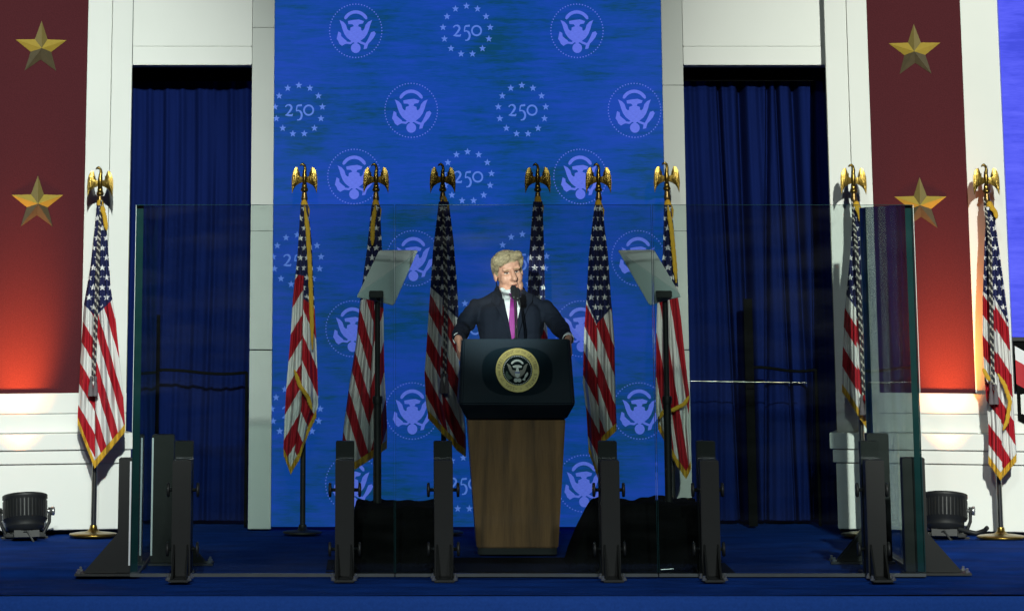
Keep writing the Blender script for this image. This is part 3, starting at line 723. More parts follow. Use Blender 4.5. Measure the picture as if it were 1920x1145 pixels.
make_flag(571, 334, YF, [(385,564),(480,558),(560,549),(640,544),(720,538),(850,531)], [(385,577),(450,584),(560,589),(660,593),(760,597),(800,585),(870,570)],
          [(0,842),(0.35,878),(0.7,850),(1,770)], [fc(0,0.48,-1.7,88,556,520,560,515,0.2,0.3,0,0.1,1), fc(0.48,1,2.3,100,575,545,568,560,0.6,0,0,0.8,0.1)],
          'flag first from the left edge of the blue screen, gold fringe down its right side', top_fringe=[(571,386),(577,430),(581,500),(584,580),(586,655)], extra=[[(552,693),(562,722),(578,745),(585,768)]], base=False)
make_flag(705, 334, YF, [(385,697),(470,688),(560,676),(640,668),(720,655),(800,645),(850,641)], [(385,712),(470,716),(580,719),(700,721),(800,725),(835,725)],
          [(0,838),(0.3,868),(1,828)], [fc(0,0.6,3.2,110,660,640,690,555,-0.6,0,0,0.1,1), fc(0.6,1,-3.4,120,708,560,712,575,0.4,0.4,0,0.9,0.2)],
          'flag standing behind the left teleprompter', base=False, top_fringe=[(704,386),(699,420),(698,460)])
make_flag(830, 334, YF, [(378,823),(470,812),(560,806),(640,800),(700,796),(760,800),(820,815)], [(378,841),(450,850),(540,857),(600,860),(680,861),(800,872),(840,873)],
          [(0,772),(0.3,800),(0.7,832),(1,845)], [fc(0,0.45,1.9,82,812,560,815,545,0.9,0.1,0,0.1,1), fc(0.45,1,1.9,82,840,590,840,580,0.9,0.5,0,0.8,0.0)],
          'dim flag just left of the lectern, between teleprompter and speaker', base=False, cord=[(831,370),(834,470),(836,560),(835,640),(833,700)])
make_flag(1008, 334, YF, [(378,1000),(470,993),(560,989),(700,980),(830,975)], [(378,1017),(470,1020),(560,1022),(700,1032),(830,1040)],
          [(0,830),(0.5,860),(1,820)], [fc(0,0.5,2.2,90,1000,600,1004,590,0.7,0.1,0,0.1,1), fc(0.5,1,2.2,90,1012,600,1008,590,-0.5,0.3,0,0.8,0)],
          'flag rising right behind the speaker, mostly hidden by him', base=False)
make_flag(1122, 334, YF, [(385,1115),(480,1104),(560,1100),(620,1096),(720,1093),(770,1099),(830,1102),(885,1112)], [(385,1129),(480,1140),(560,1145),(640,1152),(720,1154),(800,1156)],
          [(0,835),(0.2,884),(0.5,822),(1,795)], [fc(0,0.42,2.0,96,1102,576,1118,606,2.4,0.1,0,0.1,1), fc(0.42,1,2.8,104,1130,590,1118,608,-1.1,0.5,0,0.8,0.1)],
          'flag just right of the lectern, its lower half folded in shade', base=False, extra=None)
make_flag(1250, 332, YF, [(385,1245),(480,1243),(560,1233),(640,1230),(760,1230),(870,1245)], [(385,1259),(470,1267),(560,1273),(660,1284),(745,1293),(800,1290),(880,1296)],
          [(0,792),(0.5,862),(0.8,886),(1,866)], [fc(0,0.42,5.0,170,1240,500,1255,530,0.3,0.2,0,0.1,1), fc(0.42,1,6.0,190,1256,470,1255,530,0.5,0.1,0,0.8,0.1)],
          'flag behind the right teleprompter with a gold fringe loop', top_fringe=[(1252,386),(1259,430),(1264,480),(1268,530)], extra=[[(1236,785),(1243,772),(1262,768),(1283,757),(1292,742)]], base=False)
make_flag(1600, 336, 2.72, [(388,1600),(480,1594),(580,1584),(650,1581),(720,1578),(745,1580)], [(388,1612),(500,1618),(600,1624),(700,1630),(790,1636)],
          [(0,722),(0.8,790),(1,785)], [fc(0,0.55,1.6,78,1592,590,1605,578,1.4,0.2,0,0.1,1), fc(0.55,1,2.4,84,1612,610,1612,600,1.4,0.4,0,0.8,0)],
          'lit flag before the right pilaster, half seen through the glass side panel', cord=[(1602,376),(1606,470),(1612,580),(1617,680),(1620,740)], top_fringe=[(1604,386),(1611,398),(1616,420)])
make_flag(1849, 336, 2.55, [(388,1850),(460,1846),(560,1843),(640,1843),(720,1847),(800,1853),(865,1853)], [(388,1862),(460,1872),(520,1880),(600,1890),(700,1897),(760,1900),(862,1906)],
          [(0,857),(0.45,888),(1,853)], [fc(0,0.5,1.3,76,1850,562,1855,556,0.8,0.2,0,0.1,1), fc(0.5,1,1.6,80,1870,580,1872,572,1.9,0.4,0,0.8,0)],
          'lit flag on the far right, with cord and tassels, beside the violet screen', cord=[(1852,376),(1856,450),(1858,560),(1860,650),(1862,720)], top_fringe=[(1856,388),(1866,396),(1869,410)], extra=[[(1843,690),(1849,702),(1856,714)], [(1871,700),(1884,722),(1894,752),(1888,790),(1881,806)]])

# ------------------------------------------------------------------ armoured glass
XL_ = X(256, 390, 0.0); XR_ = X(1711, 390, 0.0); XS1 = X(740, 390, 0.0); XS2 = X(1222, 390, 0.0)
ZG = Z(384, 0.02); TH = 0.036
def pane(name, p0, p1, label):
    """upright slab from ground point p0 to p1 (face towards the right-hand normal)"""
    p0 = Vector((*p0, 0)); p1 = Vector((*p1, 0)); d = (p1-p0); L_ = d.length; a = math.atan2(d.y, d.x)
    o = empty(name, p0, a, label, 'glass panel', 'armoured glass panels round the lectern')
    q = MB()
    q.add([(0.002,0,0.02),(L_-0.002,0,0.02),(L_-0.002,0,ZG),(0.002,0,ZG)], [(0,1,2,3)])
    q.add([(0.002,TH,0.02),(L_-0.002,TH,0.02),(L_-0.002,TH,ZG),(0.002,TH,ZG)], [(3,2,1,0)])
    q.build('glass_pane', M_GLASS, o)
    for nm, x_0, x_1, z0, z1 in (('glass_edge', 0.0, 0.0018, 0.02, ZG), ('glass_edge', L_-0.0018, L_, 0.02, ZG)):
        q = MB(); q.box(x_0, x_1, 0.001, TH-0.001, z0, z1); q.build(nm, M_GEDGE, o)
    q = MB(); q.box(0.002, L_-0.002, 0.001, TH-0.001, ZG-0.0016, ZG+0.0006); q.build('glass_edge', M_GEDGE, o)
    q = MB(); q.box(0, L_, -0.006, TH+0.006, 0.0, 0.015); q.build('bottom_channel', M_CHANNEL, o)
    return o
M_CHANNEL = pbr('grey_channel', (0.06, 0.07, 0.075), 0.45, var=0.4, scale=9)
pane('glass_panel', (XL_, 0), (XS1-0.003, 0), 'front glass panel before the left curtain, leftmost of three')
pane('glass_panel', (XS1+0.003, 0), (XS2-0.003, 0), 'middle front glass panel straight before the speaker')
pane('glass_panel', (XS2+0.003, 0), (XR_, 0), 'front glass panel before the right curtain, rightmost of three')
pane('glass_panel', (XL_+TH, 0.045), (XL_+TH, 1.35), 'glass side panel at the left end of the glass screen')
pane('glass_panel', (XR_, 0.045), (XR_, 1.95), 'glass side panel at the right end, before the maroon panel')
# light edge on the far end of right side panel and the near corner
for i, (x_, y_, lab) in enumerate(((XR_-TH-0.001, 1.952, 'pale edge strip on the rear end of the right side glass'), (XR_+0.003, 0.0, 'thin pale edge strip on the front right glass corner'), (XL_-0.003, 0.0, 'thin pale edge strip on the front left glass corner'))):
    q = MB()
    w_ = TH+0.002 if i == 0 else 0.002
    q.box(0, w_, 0, 0.006, 0.02 if i == 0 else 0.7, ZG-0.001); o = q.build('edge_strip', M_GTRIM if i != 0 else pbr('bluish_glass_edge', (0.16, 0.30, 0.32), 0.3, var=0.3, scale=4)); o.location = (x_, y_, 0); tag(o, lab, 'edge strip')

def knob(q, c, s):
    M = Matrix.Translation(c) @ Matrix.Rotation(s*PI/2, 4, 'Y')
    q.lathe([(0.009, 0.0), (0.009, 0.022), (0.034, 0.024), (0.037, 0.030), (0.034, 0.038), (0.010, 0.040)], n=14, M=M, m=0)
def bolts(q, pts):
    for x, y, z in pts: q.lathe([(0.013, 0), (0.013, 0.009), (0.007, 0.011), (0.007, 0.022), (0.002, 0.024)], (x, y, z), 8, smooth=False)
def support(px, lab, wd=0.098, hf=0.585, hb=0.672):
    x = X(px, 1000, -0.1)
    o = empty('support_post', (x, 0, 0), 0, lab, 'support post', 'steel posts clamping the front glass')
    h = wd/2
    q = MB(); q.box(-h, h, -0.135, -0.012, 0.012, hf); q.build('front_post', M_POST, o, bevel=0.004)
    q = MB(); q.box(-h, h, TH+0.012, 0.13, 0.012, hb); q.build('rear_post', M_POST, o, bevel=0.004)
    q = MB(); q.box(-h-0.004, h+0.004, -0.33, 0.30, 0.0, 0.011); q.build('base_plate', M_BLACK, o, bevel=0.003)
    for s in (-1, 1):
        q = MB(); xx = s*(h-0.014)
        q.add([(xx-0.005,-0.137,0.012),(xx-0.005,-0.30,0.012),(xx-0.005,-0.137,0.17),(xx+0.005,-0.137,0.012),(xx+0.005,-0.30,0.012),(xx+0.005,-0.137,0.17)], [(0,1,2),(5,4,3),(0,3,4,1),(1,4,5,2),(2,5,3,0)]); q.build('gusset', M_POST, o)
        for z in (0.43, 0.135):
            q = MB(); knob(q, (s*(h-0.002), 0.02, z), s); q.build('knob', M_BLACK, o)
        q = MB(); bolts(q, [(s*(h+0.006), -0.315, 0.008)]); q.build('bolt', M_STEEL, o)
        q = MB(); bolts(q, [(s*(h+0.010), -0.18, 0.008)]); q.build('bolt', M_STEEL, o)
    return o
for px, lab in ((340, 'black front glass post before the left curtain, leftmost'), (646, 'glass post left of the covered equipment at the left teleprompter'), (832, 'glass post just left of the lectern'),
                (1145, 'glass post just right of the lectern'), (1332, 'glass post at the right end of the covered equipment'), (1643, 'glass post at the front right corner, before the white plinth')):
    support(px, lab)
def side_support(x, y, out, lab, hb, edge_x=None, name='support_post', wd=0.10, hw=(0.05, 0.07)):
    """post that braces a side panel; gusset runs sideways (out = -1 left, +1 right)"""
    o = empty(name, (x, y, 0), 0, lab, 'support post', 'steel posts bracing the side glass')
    q = MB(); q.box(-hw[0] if out > 0 else -hw[1], hw[1] if out > 0 else hw[0], -wd/2, wd/2, 0.012, hb); q.build('post', M_POST, o, bevel=0.004)
    q = MB(); x0_, x1_ = (-0.06, hw[1]+0.22) if out > 0 else (-hw[1]-0.22, 0.06); q.box(x0_, x1_, -0.09, 0.09, 0, 0.011); q.build('base_plate', M_BLACK, o)
    for yy in (-0.035, 0.035):
        q = MB(); a_ = out*hw[1]; c_ = out*(hw[1]+0.18)
        q.add([(a_,yy-0.005,0.012),(c_,yy-0.005,0.012),(a_,yy-0.005,0.21),(a_,yy+0.005,0.012),(c_,yy+0.005,0.012),(a_,yy+0.005,0.21)], [(0,1,2),(5,4,3),(0,3,4,1),(1,4,5,2),(2,5,3,0)]); q.build('gusset', M_POST, o, fixn=True)
    q = MB(); bolts(q, [(out*(hw[1]+0.20), -0.07, 0.011)]); q.build('bolt', M_STEEL, o)
    q = MB(); bolts(q, [(out*(hw[1]+0.20), 0.07, 0.011)]); q.build('bolt', M_STEEL, o)
    if edge_x is not None:
        q = MB(); q.box(edge_x-0.0045, edge_x+0.0045, -wd/2-0.003, -wd/2-0.0005, 0.05, hb-0.015); q.build('edge_line', M_SHIRT, o)  # thin white line along the post's front edge
side_support(XL_-0.055, 0.12, -1, 'outer brace post with triangular gusset left of the glass', 0.585, edge_x=0.044, hw=(0.05, 0.02))
side_support(XL_+TH+0.075, 0.75, 1, 'wide inner brace post behind the left front glass', 0.672, edge_x=-0.045, wd=0.12)
side_support(XR_+TH-0.075, 0.16, 1, 'outer brace post with triangular gusset at the right glass corner', 0.585)
side_support(XR_-0.115, 0.85, -1, 'inner brace post behind the right front glass', 0.672)

# ------------------------------------------------------------------ covered equipment
def cloth_lump(x0_, x1_, y0_, y1_, h, label, seed, slope=0.0, kx=0.0):
    rnd = random.Random(seed); o_x = (x0_+x1_)/2; o_y = (y0_+y1_)/2
    nx, ny = 64, 44; q = MB(); vs = []
    m_ = 0.16
    for j in range(ny+1):
        for i in range(nx+1):
            x = x0_-m_+(x1_-x0_+2*m_)*i/nx; y = y0_-m_+(y1_-y0_+2*m_)*j/ny
            dx = max(x0_+slope-x, x-x1_, 0); dy = max(y0_-y, y-y1_, 0); d = math.hypot(dx, dy)
            dxs = max(x0_+slope-x, 0)
            hh = h*max(0.0, 1-(max(0, x-x1_)/0.05))*max(0.0, 1-(dy/0.06))
            if dxs > 0: hh = min(hh, h*max(0.0, 1-(dxs/(slope+0.06)))**0.75)
            hh *= 1+0.05*mn.noise(Vector((x*7, y*7, seed)))+0.03*mn.noise(Vector((x*21, y*21, seed)))
            hh += 0.02*max(0, mn.noise(Vector((x*4+3, y*3, seed+5))))*(1 if hh > 0.02 else 0)
            vs.append((x-o_x, y-o_y, max(hh, 0.002)))
    q.add(vs, [(j*(nx+1)+i, j*(nx+1)+i+1, (j+1)*(nx+1)+i+1, (j+1)*(nx+1)+i) for j in range(ny) for i in range(nx)], 0, True)
    o = q.build('covered_equipment', M_BLACKCLOTH); o.location = (o_x, o_y, 0); tag(o, label, 'covered equipment')
cloth_lump(X(668, 1000, 0.5), X(826, 1000, 0.5), 0.30, 0.85, Z(946, 0.5), 'low black cloth covered box under the left teleprompter', 2)
cloth_lump(X(1085, 1000, 0.5), X(1312, 1000, 0.5), 0.30, 0.85, Z(942, 0.5), 'wide black cloth covered box under the right teleprompter, sloping at one end', 4, slope=0.09)
q = MB(); q.box(X(838, 1050, 0.6), X(1100, 1050, 0.6), 0.12, 1.0, 0.0, 0.016); o = q.build('floor_slab', M_BLACKCLOTH, bevel=0.005); tag(o, 'low black slab on the floor at the foot of the lectern', 'cable cover')  # low black slab before the lectern's foot
q = MB(); q.tube([(X(1238, 1070, 0.1), 0.06, 0.03), (X(1262, 1070, 0.1), 0.06, 0.034)], 0.004, 6); o = q.build('clip', M_STEEL); tag(o, 'small bright clip on the floor below the right covered box', 'clip')

# ------------------------------------------------------------------ teleprompters
def prompter(corners, bracket, pole_px, label, mirror):
    Yp = 0.62
    c = at(pole_px, 560, Yp); o = empty('teleprompter', (c.x, Yp, 0), 0, label, 'teleprompter', 'teleprompters before the lectern')
    TLc, TRc, BRc, BLc = corners
    def P(xy, dy): p = at(xy[0], xy[1], Yp+dy); return Vector((p.x-c.x, p.y-Yp, p.z))
    tl, tr, br, bl = (P(TLc, 0.12), P(TRc, 0.17), P(BRc, -0.10), P(BLc, -0.15)) if not mirror else (P(TLc, 0.17), P(TRc, 0.12), P(BRc, -0.15), P(BLc, -0.10))
    # crease added to part the reflection's two tones; upper part faces more upward
    if not mirror: ca, cb = bl, tr
    else: ca, cb = br, tl
    N_ = 48; q = MB(); vs = []
    nrm = (tr-tl).cross(bl-tl).normalized()
    if nrm.y > 0: nrm = -nrm
    for j in range(N_+1):
        v = j/N_
        for i in range(N_+1):
            u = i/N_
            # rounded corners
            uu = u; p = (tl*(1-uu)+tr*uu)*(1-v)+(bl*(1-uu)+br*uu)*v
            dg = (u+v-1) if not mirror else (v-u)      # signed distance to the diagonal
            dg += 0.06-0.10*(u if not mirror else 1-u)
            p = p-nrm*0.07*max(0.0, dg)**1.15
            p = p+Vector((0, 0, 0.0))
            vs.append(p)
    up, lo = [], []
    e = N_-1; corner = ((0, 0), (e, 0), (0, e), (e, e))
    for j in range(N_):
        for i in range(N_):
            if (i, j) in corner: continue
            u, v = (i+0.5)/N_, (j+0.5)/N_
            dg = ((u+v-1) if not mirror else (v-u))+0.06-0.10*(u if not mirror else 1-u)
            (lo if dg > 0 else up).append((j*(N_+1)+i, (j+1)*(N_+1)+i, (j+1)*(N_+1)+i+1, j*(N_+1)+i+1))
    for nm, ff, mt, dy in (('upper_reflection', up, M_PROMPT, -0.004), ('lower_reflection', lo, M_PROMPT2, 0.0)):  # one glass, split so that two tones paint its reflection
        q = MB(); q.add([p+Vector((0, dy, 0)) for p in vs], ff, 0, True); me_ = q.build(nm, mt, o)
        bm = bmesh.new(); bm.from_mesh(me_.data); bmesh.ops.delete(bm, geom=[v for v in bm.verts if not v.link_faces], context='VERTS'); bm.to_mesh(me_.data); bm.free()
        s_ = me_.modifiers.new('t', 'SOLIDIFY'); s_.thickness = 0.005
    bx0, bx1 = P((bracket[0], 552), -0.12), P((bracket[1], 552), -0.12)
    q = MB(); q.box(bx0.x, bx1.x, -0.17, 0.0, bx0.z-0.016, bx0.z+0.020); q.build('bracket', M_BLACK, o, bevel=0.004)
    q = MB(); q.tube([(0, -0.08, 0.02), (0, -0.08, c.z*0.62)], 0.021, 12); q.build('lower_pole', M_BLACK, o)
    q = MB(); q.tube([(0, -0.08, c.z*0.60), (0, -0.08, bx0.z-0.01)], 0.015, 12); q.build('upper_pole', M_BLACK, o)
    q = MB(); q.lathe([(0.026, -0.02), (0.028, 0.0), (0.026, 0.02)], (0, -0.08, c.z*0.62), 14); q.build('collar', M_BLACK, o)
    q = MB(); q.lathe([(0.16, 0.0), (0.16, 0.012), (0.05, 0.02), (0.03, 0.05)], (0, -0.08, 0), 28); q.build('base', M_BLACK, o)
prompter([(711,469),(784,469),(742,556),(669,556)], (692, 719), 708, 'teleprompter with pale tilted glass left of the speaker', False)
prompter([(1158,469),(1226,468),(1277,555),(1214,556)], (1231, 1259), 1245, 'teleprompter with pale tilted glass right of the speaker', True)

# ------------------------------------------------------------------ lectern
LCX = X(969, 760, 1.3); LO = empty('lectern', (LCX, 1.30, 0), 0, 'wooden lectern with navy top and round gold eagle seal', 'lectern')
zT, zM, zB = Z(635, 1.36), Z(757, 1.25), Z(785, 1.33)
wT, wM, wB = 0.296, 0.320, 0.283
wb0, wb1 = 0.283, 0.2285
def yl(Y): return Y-1.30
# top box: slanted front, chamfered sides
q = MB()
ring = lambda hw, ch, yf, yb, z: [(-hw+ch, yf, z), (hw-ch, yf, z), (hw, yf+ch*1.3, z), (hw, yb, z), (-hw, yb, z), (-hw, yf+ch*1.3, z)]
R0 = ring(wB, 0.012, yl(1.34), yl(1.80), zB); R1 = ring(wM+0.008, 0.018, yl(1.25), yl(1.84), zM); R2 = ring(wT+0.012, 0.014, yl(1.345), yl(1.80), zT)
R2 = [(x, y, z-(0.0 if k < 2 else (0.0 if k in (2, 5) else 0.11))) for k, (x, y, z) in enumerate(R2)]
vs = R0+R1+R2; fs = [tuple(range(5, -1, -1)), tuple(range(12, 18))]
for r in (0, 1):
    for k in range(6): fs.append((r*6+k, r*6+(k+1) % 6, (r+1)*6+(k+1) % 6, (r+1)*6+k))
q.add(vs, fs); q.build('desk_top', M_LECT, LO, bevel=0.006)
tilt = math.atan2(1.345-1.25, zT-zM)
def on_face(px, py):      # point on the slanted front, local
    t = (py-757)/(635-757); return (X(px, py, 1.30)-LCX, yl(1.25)+t*(1.345-1.25), zM+(zT-zM)*t)
# slightly darker oval behind the seal
q = MB(); pl = []
for k in range(40):
    a = 2*PI*k/40; c_, s_ = math.cos(a), math.sin(a); pl.append((0.20*math.copysign(abs(c_)**0.75, c_), 0.135*math.copysign(abs(s_)**0.75, s_)))
q.prism(pl, -0.002, 0.002); pn = q.build('dark_oval', M_LECTD, LO, fixn=True); fcn = on_face(970, 696); pn.location = fcn; pn.rotation_euler = (-tilt, 0, 0)
# wooden body
def body_quad(hw, yf, yb, z): return [(-hw, yf, z), (hw, yf, z), (hw, yb, z), (-hw, yb, z)]
q = MB(); q.hexa(body_quad(wb1, yl(1.375), yl(1.70), 0.035), body_quad(wb0-0.006, yl(1.36), yl(1.78), zB-0.002)); q.build('wooden_body', M_WOOD, LO, bevel=0.006)
q = MB(); q.hexa(body_quad(wb1-0.008, yl(1.385), yl(1.69), 0.0), body_quad(wb1-0.008, yl(1.385), yl(1.69), 0.034)); q.build('foot', M_BLACK, LO)
# book rest on the speaker's side
q = MB(); q.hexa([(-0.27, 0.10, zT-0.02), (0.27, 0.10, zT-0.02), (0.27, 0.48, zT-0.12), (-0.27, 0.48, zT-0.12)], [(-0.27, 0.10, zT-0.012), (0.27, 0.10, zT-0.012), (0.27, 0.48, zT-0.108), (-0.27, 0.48, zT-0.108)]); q.build('reading_desk', M_LECTD, LO)
# seal
SEAL = empty('seal', on_face(970, 695), 0); SEAL.parent = LO; SEAL.rotation_euler = (-tilt, 0, 0)
SR = 0.124
def disc(name, r0, r1, y0_, y1_, mat, n=64):
    q = MB(); vs = []
    for k in range(n):
        a = 2*PI*k/n
        for r, y in ((r1, y0_), (r1*0.985, y1_), (r0, y1_), (r0, y0_)): vs.append((r*math.cos(a), y, r*math.sin(a)))
    fs = []
    for k in range(n):
        k2 = (k+1) % n
        for j in range(3): fs.append((k*4+j, k*4+j+1, k2*4+j+1, k2*4+j))
    q.add(vs, fs); o = q.build(name, mat, SEAL, fixn=False); return o
disc('gold_ring', SR*0.685, SR, -0.002, -0.016, M_SEALGOLD)
q = MB(); fan(q, circle(64, SR*0.70), -0.0105); q.build('dark_field', M_SEALDARK, SEAL)
q = MB()
for k in range(50):
    a = 2*PI*k/50; fan(q, star2(math.cos(a)*SR*0.635, math.sin(a)*SR*0.635, SR*0.036, a-PI/2), -0.0115)
tag(q.build('star_ring', M_SEALWHITE, SEAL), kind='stuff')
def S(p): return [(x*SR*0.78, y*SR*0.78) for x, y in p]
q = MB(); stroke(q, S(arc(0, 0.14, 0.40, 0.42, 148, 32)), [0.003]+[0.0058]*13+[0.003], -0.0125); fan(q, S([(-0.28, 0.24), (-0.1, 0.30), (0.1, 0.30), (0.28, 0.24), (0.24, 0.15), (0.1, 0.14), (-0.1, 0.14), (-0.24, 0.15)]), -0.0125)
q.build('scroll', M_SEALWHITE, SEAL)
q = MB(); ngon(q, S(WING), -0.0122); ngon(q, S(mir(WING)[::-1]), -0.0122); q.build('eagle_wings', M_SEALGREY, SEAL)
q = MB(); fan(q, S([(-0.05, 0.14), (0.05, 0.14), (0.10, -0.04), (0.13, -0.10), (-0.13, -0.10), (-0.10, -0.04)]), -0.0135)
fan(q, S([(-0.15, -0.16), (0.15, -0.16), (0.12, -0.34), (0.0, -0.46), (-0.12, -0.34)]), -0.0135)
fan(q, S(circle(12, 0.12, -0.10, -0.57)), -0.0128); fan(q, S(circle(12, 0.12, 0.10, -0.57)), -0.0132)
q.build('eagle_body', M_SEALWHITE, SEAL)
q = MB(); fan(q, S([(-0.15, -0.09), (0.15, -0.09), (0.15, -0.18), (-0.15, -0.18)]), -0.0142); q.build('shield_chief', M_SEALBLUE, SEAL)
q = MB(); fan(q, S(OLIVE), -0.0122); q.build('olive_branch', M_SEALLEAF, SEAL)
q = MB(); fan(q, S([(0.58, -0.1), (0.63, -0.2), (0.56, -0.34), (0.46, -0.44), (0.44, -0.6), (0.26, -0.54), (0.38, -0.44), (0.44, -0.26)]), -0.0122); q.build('arrows', M_SEALWHITE, SEAL)
# lettering
def glyph(ch, cache={}):
    if ch in cache: return cache[ch]
    cu = bpy.data.curves.new('glyph', 'FONT'); cu.body = ch; cu.align_x = 'CENTER'; cu.size = 1.0
    ob = bpy.data.objects.new('glyph', cu); COL.objects.link(ob)
    dg = bpy.context.evaluated_depsgraph_get(); me = bpy.data.meshes.new_from_object(ob.evaluated_get(dg))
    r = ([tuple(v.co) for v in me.vertices], [tuple(p.vertices) for p in me.polygons])
    bpy.data.objects.remove(ob); bpy.data.curves.remove(cu); bpy.data.meshes.remove(me); cache[ch] = r
    return r
q = MB()
def ring_text(txt, a0, a1, size):
    n = len(txt)
    for i, ch in enumerate(txt):
        if ch == ' ': continue
        a = math.radians(a0+(a1-a0)*(i/(max(1, n-1)))); v, f = glyph(ch)
        rb = SR*0.845-size*0.36
        ux, uz = math.cos(a), math.sin(a); rx, rz = math.sin(a), -math.cos(a)
        vs = []
        for (gx, gy, _) in v:
            gx *= size*0.95; gy *= size; r = rb+gy
            vs.append((ux*r+rx*gx, -0.0165, uz*r+rz*gx))
        q.add(vs, f)
ring_text('SEAL', 257, 231, 0.026); ring_text('OF', 214, 207, 0.018); ring_text('THE', 196, 184, 0.018); ring_text('PRESIDENT', 172, 104, 0.027)
ring_text('OF', 91, 84, 0.018); ring_text('THE', 75, 63, 0.018); ring_text('UNITED', 50, 8, 0.027); ring_text('STATES', -14, -60, 0.027)
for a in (-80, -95):
    a = math.radians(a); fan(q, star2(math.cos(a)*SR*0.845, math.sin(a)*SR*0.845, 0.005), -0.0165)
tag(q.build('lettering', M_SEALTXT, SEAL), kind='stuff')

# microphone on the lectern
mp0 = at(968, 634, 1.42); mp1 = at(966, 553, 1.56); mp2 = at(965, 547, 1.60)
MO = empty('microphone', (mp0.x, 1.42, mp0.z-0.03), 0, 'black microphone on a thin gooseneck in front of the speaker', 'microphone')
rel = lambda p: Vector(p)-Vector(MO.location)
for dx in (-0.004, 0.006):
    q = MB(); q.tube([rel((mp0.x+dx, 1.42, mp0.z-0.03)), rel((mp0.x+dx, 1.44, mp0.z+0.1)), rel((mp1.x+dx, 1.55, mp1.z-0.03)), rel(mp1)], 0.0042, 8); q.build('gooseneck', M_BLACK, MO)
q = MB(); q.cap(rel(mp1)+Vector((-0.008, -0.01, -0.012)), rel(mp2)+Vector((-0.006, 0.03, 0.018)), 0.013, 0.019); q.build('microphone_head', M_BLACK, MO)
q = MB(); q.cap(rel(mp1)+Vector((0.014, -0.01, -0.018)), rel(mp2)+Vector((0.016, 0.03, 0.008)), 0.011, 0.016); q.build('microphone_head', M_BLACK, MO)
q = MB(); q.lathe([(0.03, -0.01), (0.03, 0.0), (0.012, 0.01)], (0, 0, 0.022), 16); q.build('microphone_base', M_BLACK, MO)

# ------------------------------------------------------------------ person
CX = 0.742
PO = empty('person', (CX, 2.20, 0), 0, 'person in navy suit and purple tie leaning on the lectern and speaking', 'person')
def W2L(p): return Vector(p)-Vector((CX, 2.20, 0))
HC = Vector((0.728, 1.875, 1.520)); HM = Matrix.Translation(HC) @ Matrix.Rotation(math.radians(14), 4, 'Z') @ Matrix.Rotation(math.radians(-9), 4, 'Y') @ Matrix.Rotation(math.radians(6), 4, 'X')
HL = Matrix.Translation(-Vector((CX, 2.20, 0))) @ HM
q = MB()
def he(c, r): q.ell(HL @ Vector(c), r, 0, 20, 14, HL.to_3x3())
def hcap(a, b_, ra, rb): q.cap(HL @ Vector(a), HL @ Vector(b_), ra, rb, 14)
he((0, 0.015, 0.030), (0.077, 0.096, 0.096)); he((0, -0.018, -0.040), (0.067, 0.070, 0.088)); he((0, -0.056, -0.108), (0.033, 0.028, 0.024))
for s in (-1, 1):
    he((s*0.034, -0.050, -0.030), (0.032, 0.030, 0.040)); he((s*0.036, -0.018, -0.078), (0.036, 0.052, 0.044)); he((s*0.079, 0.014, -0.014), (0.011, 0.020, 0.034))
    he((s*0.012, -0.094, -0.034), (0.009, 0.011, 0.008))
hcap((-0.042, -0.066, 0.026), (0.042, -0.066, 0.026), 0.014, 0.014); he((0, -0.040, 0.050), (0.060, 0.040, 0.045))
hcap((0, -0.084, 0.018), (0, -0.112, -0.026), 0.011, 0.017)
he((0, -0.078, -0.060), (0.027, 0.012, 0.009)); he((0, -0.076, -0.079), (0.024, 0.013, 0.010))
he((0, 0.01, -0.095), (0.058, 0.065, 0.04))
neck_b = W2L((CX, 2.02, 1.33))
q.cap(HL @ Vector((0, 0.03, -0.08)), neck_b, 0.060, 0.066, 16)
# trunk, arms and legs under the clothes
def bc(a, b_, ra, rb): q.cap(W2L(a), W2L(b_), ra, rb, 12)
def be(c, r): q.ell(W2L(c), r, 0, 16, 12)
be((CX, 2.05, 1.20), (0.155, 0.085, 0.15)); be((CX, 2.14, 0.98), (0.14, 0.085, 0.18)); be((CX, 2.20, 0.86), (0.15, 0.09, 0.10)); bc((CX-0.14, 2.03, 1.30), (CX+0.14, 2.03, 1.30), 0.042, 0.042)
ARM_L = [(CX-0.206, 2.01, 1.308), (CX-0.285, 1.95, 1.195), (CX-0.313, 1.62, 1.150)]
ARM_R = [(CX+0.206, 2.01, 1.308), (CX+0.268, 1.92, 1.225), (CX+0.317, 1.62, 1.150)]
for A_ in (ARM_L, ARM_R): bc(A_[0], A_[1], 0.045, 0.038); bc(A_[1], A_[2], 0.038, 0.027)
for s in (-1, 1): bc((CX+s*0.09, 2.22, 0.85), (CX+s*0.10, 2.20, 0.47), 0.075, 0.052); bc((CX+s*0.10, 2.20, 0.47), (CX+s*0.105, 2.27, 0.09), 0.05, 0.036); bc((CX+s*0.105, 2.28, 0.06), (CX+s*0.11, 2.12, 0.045), 0.036, 0.03)
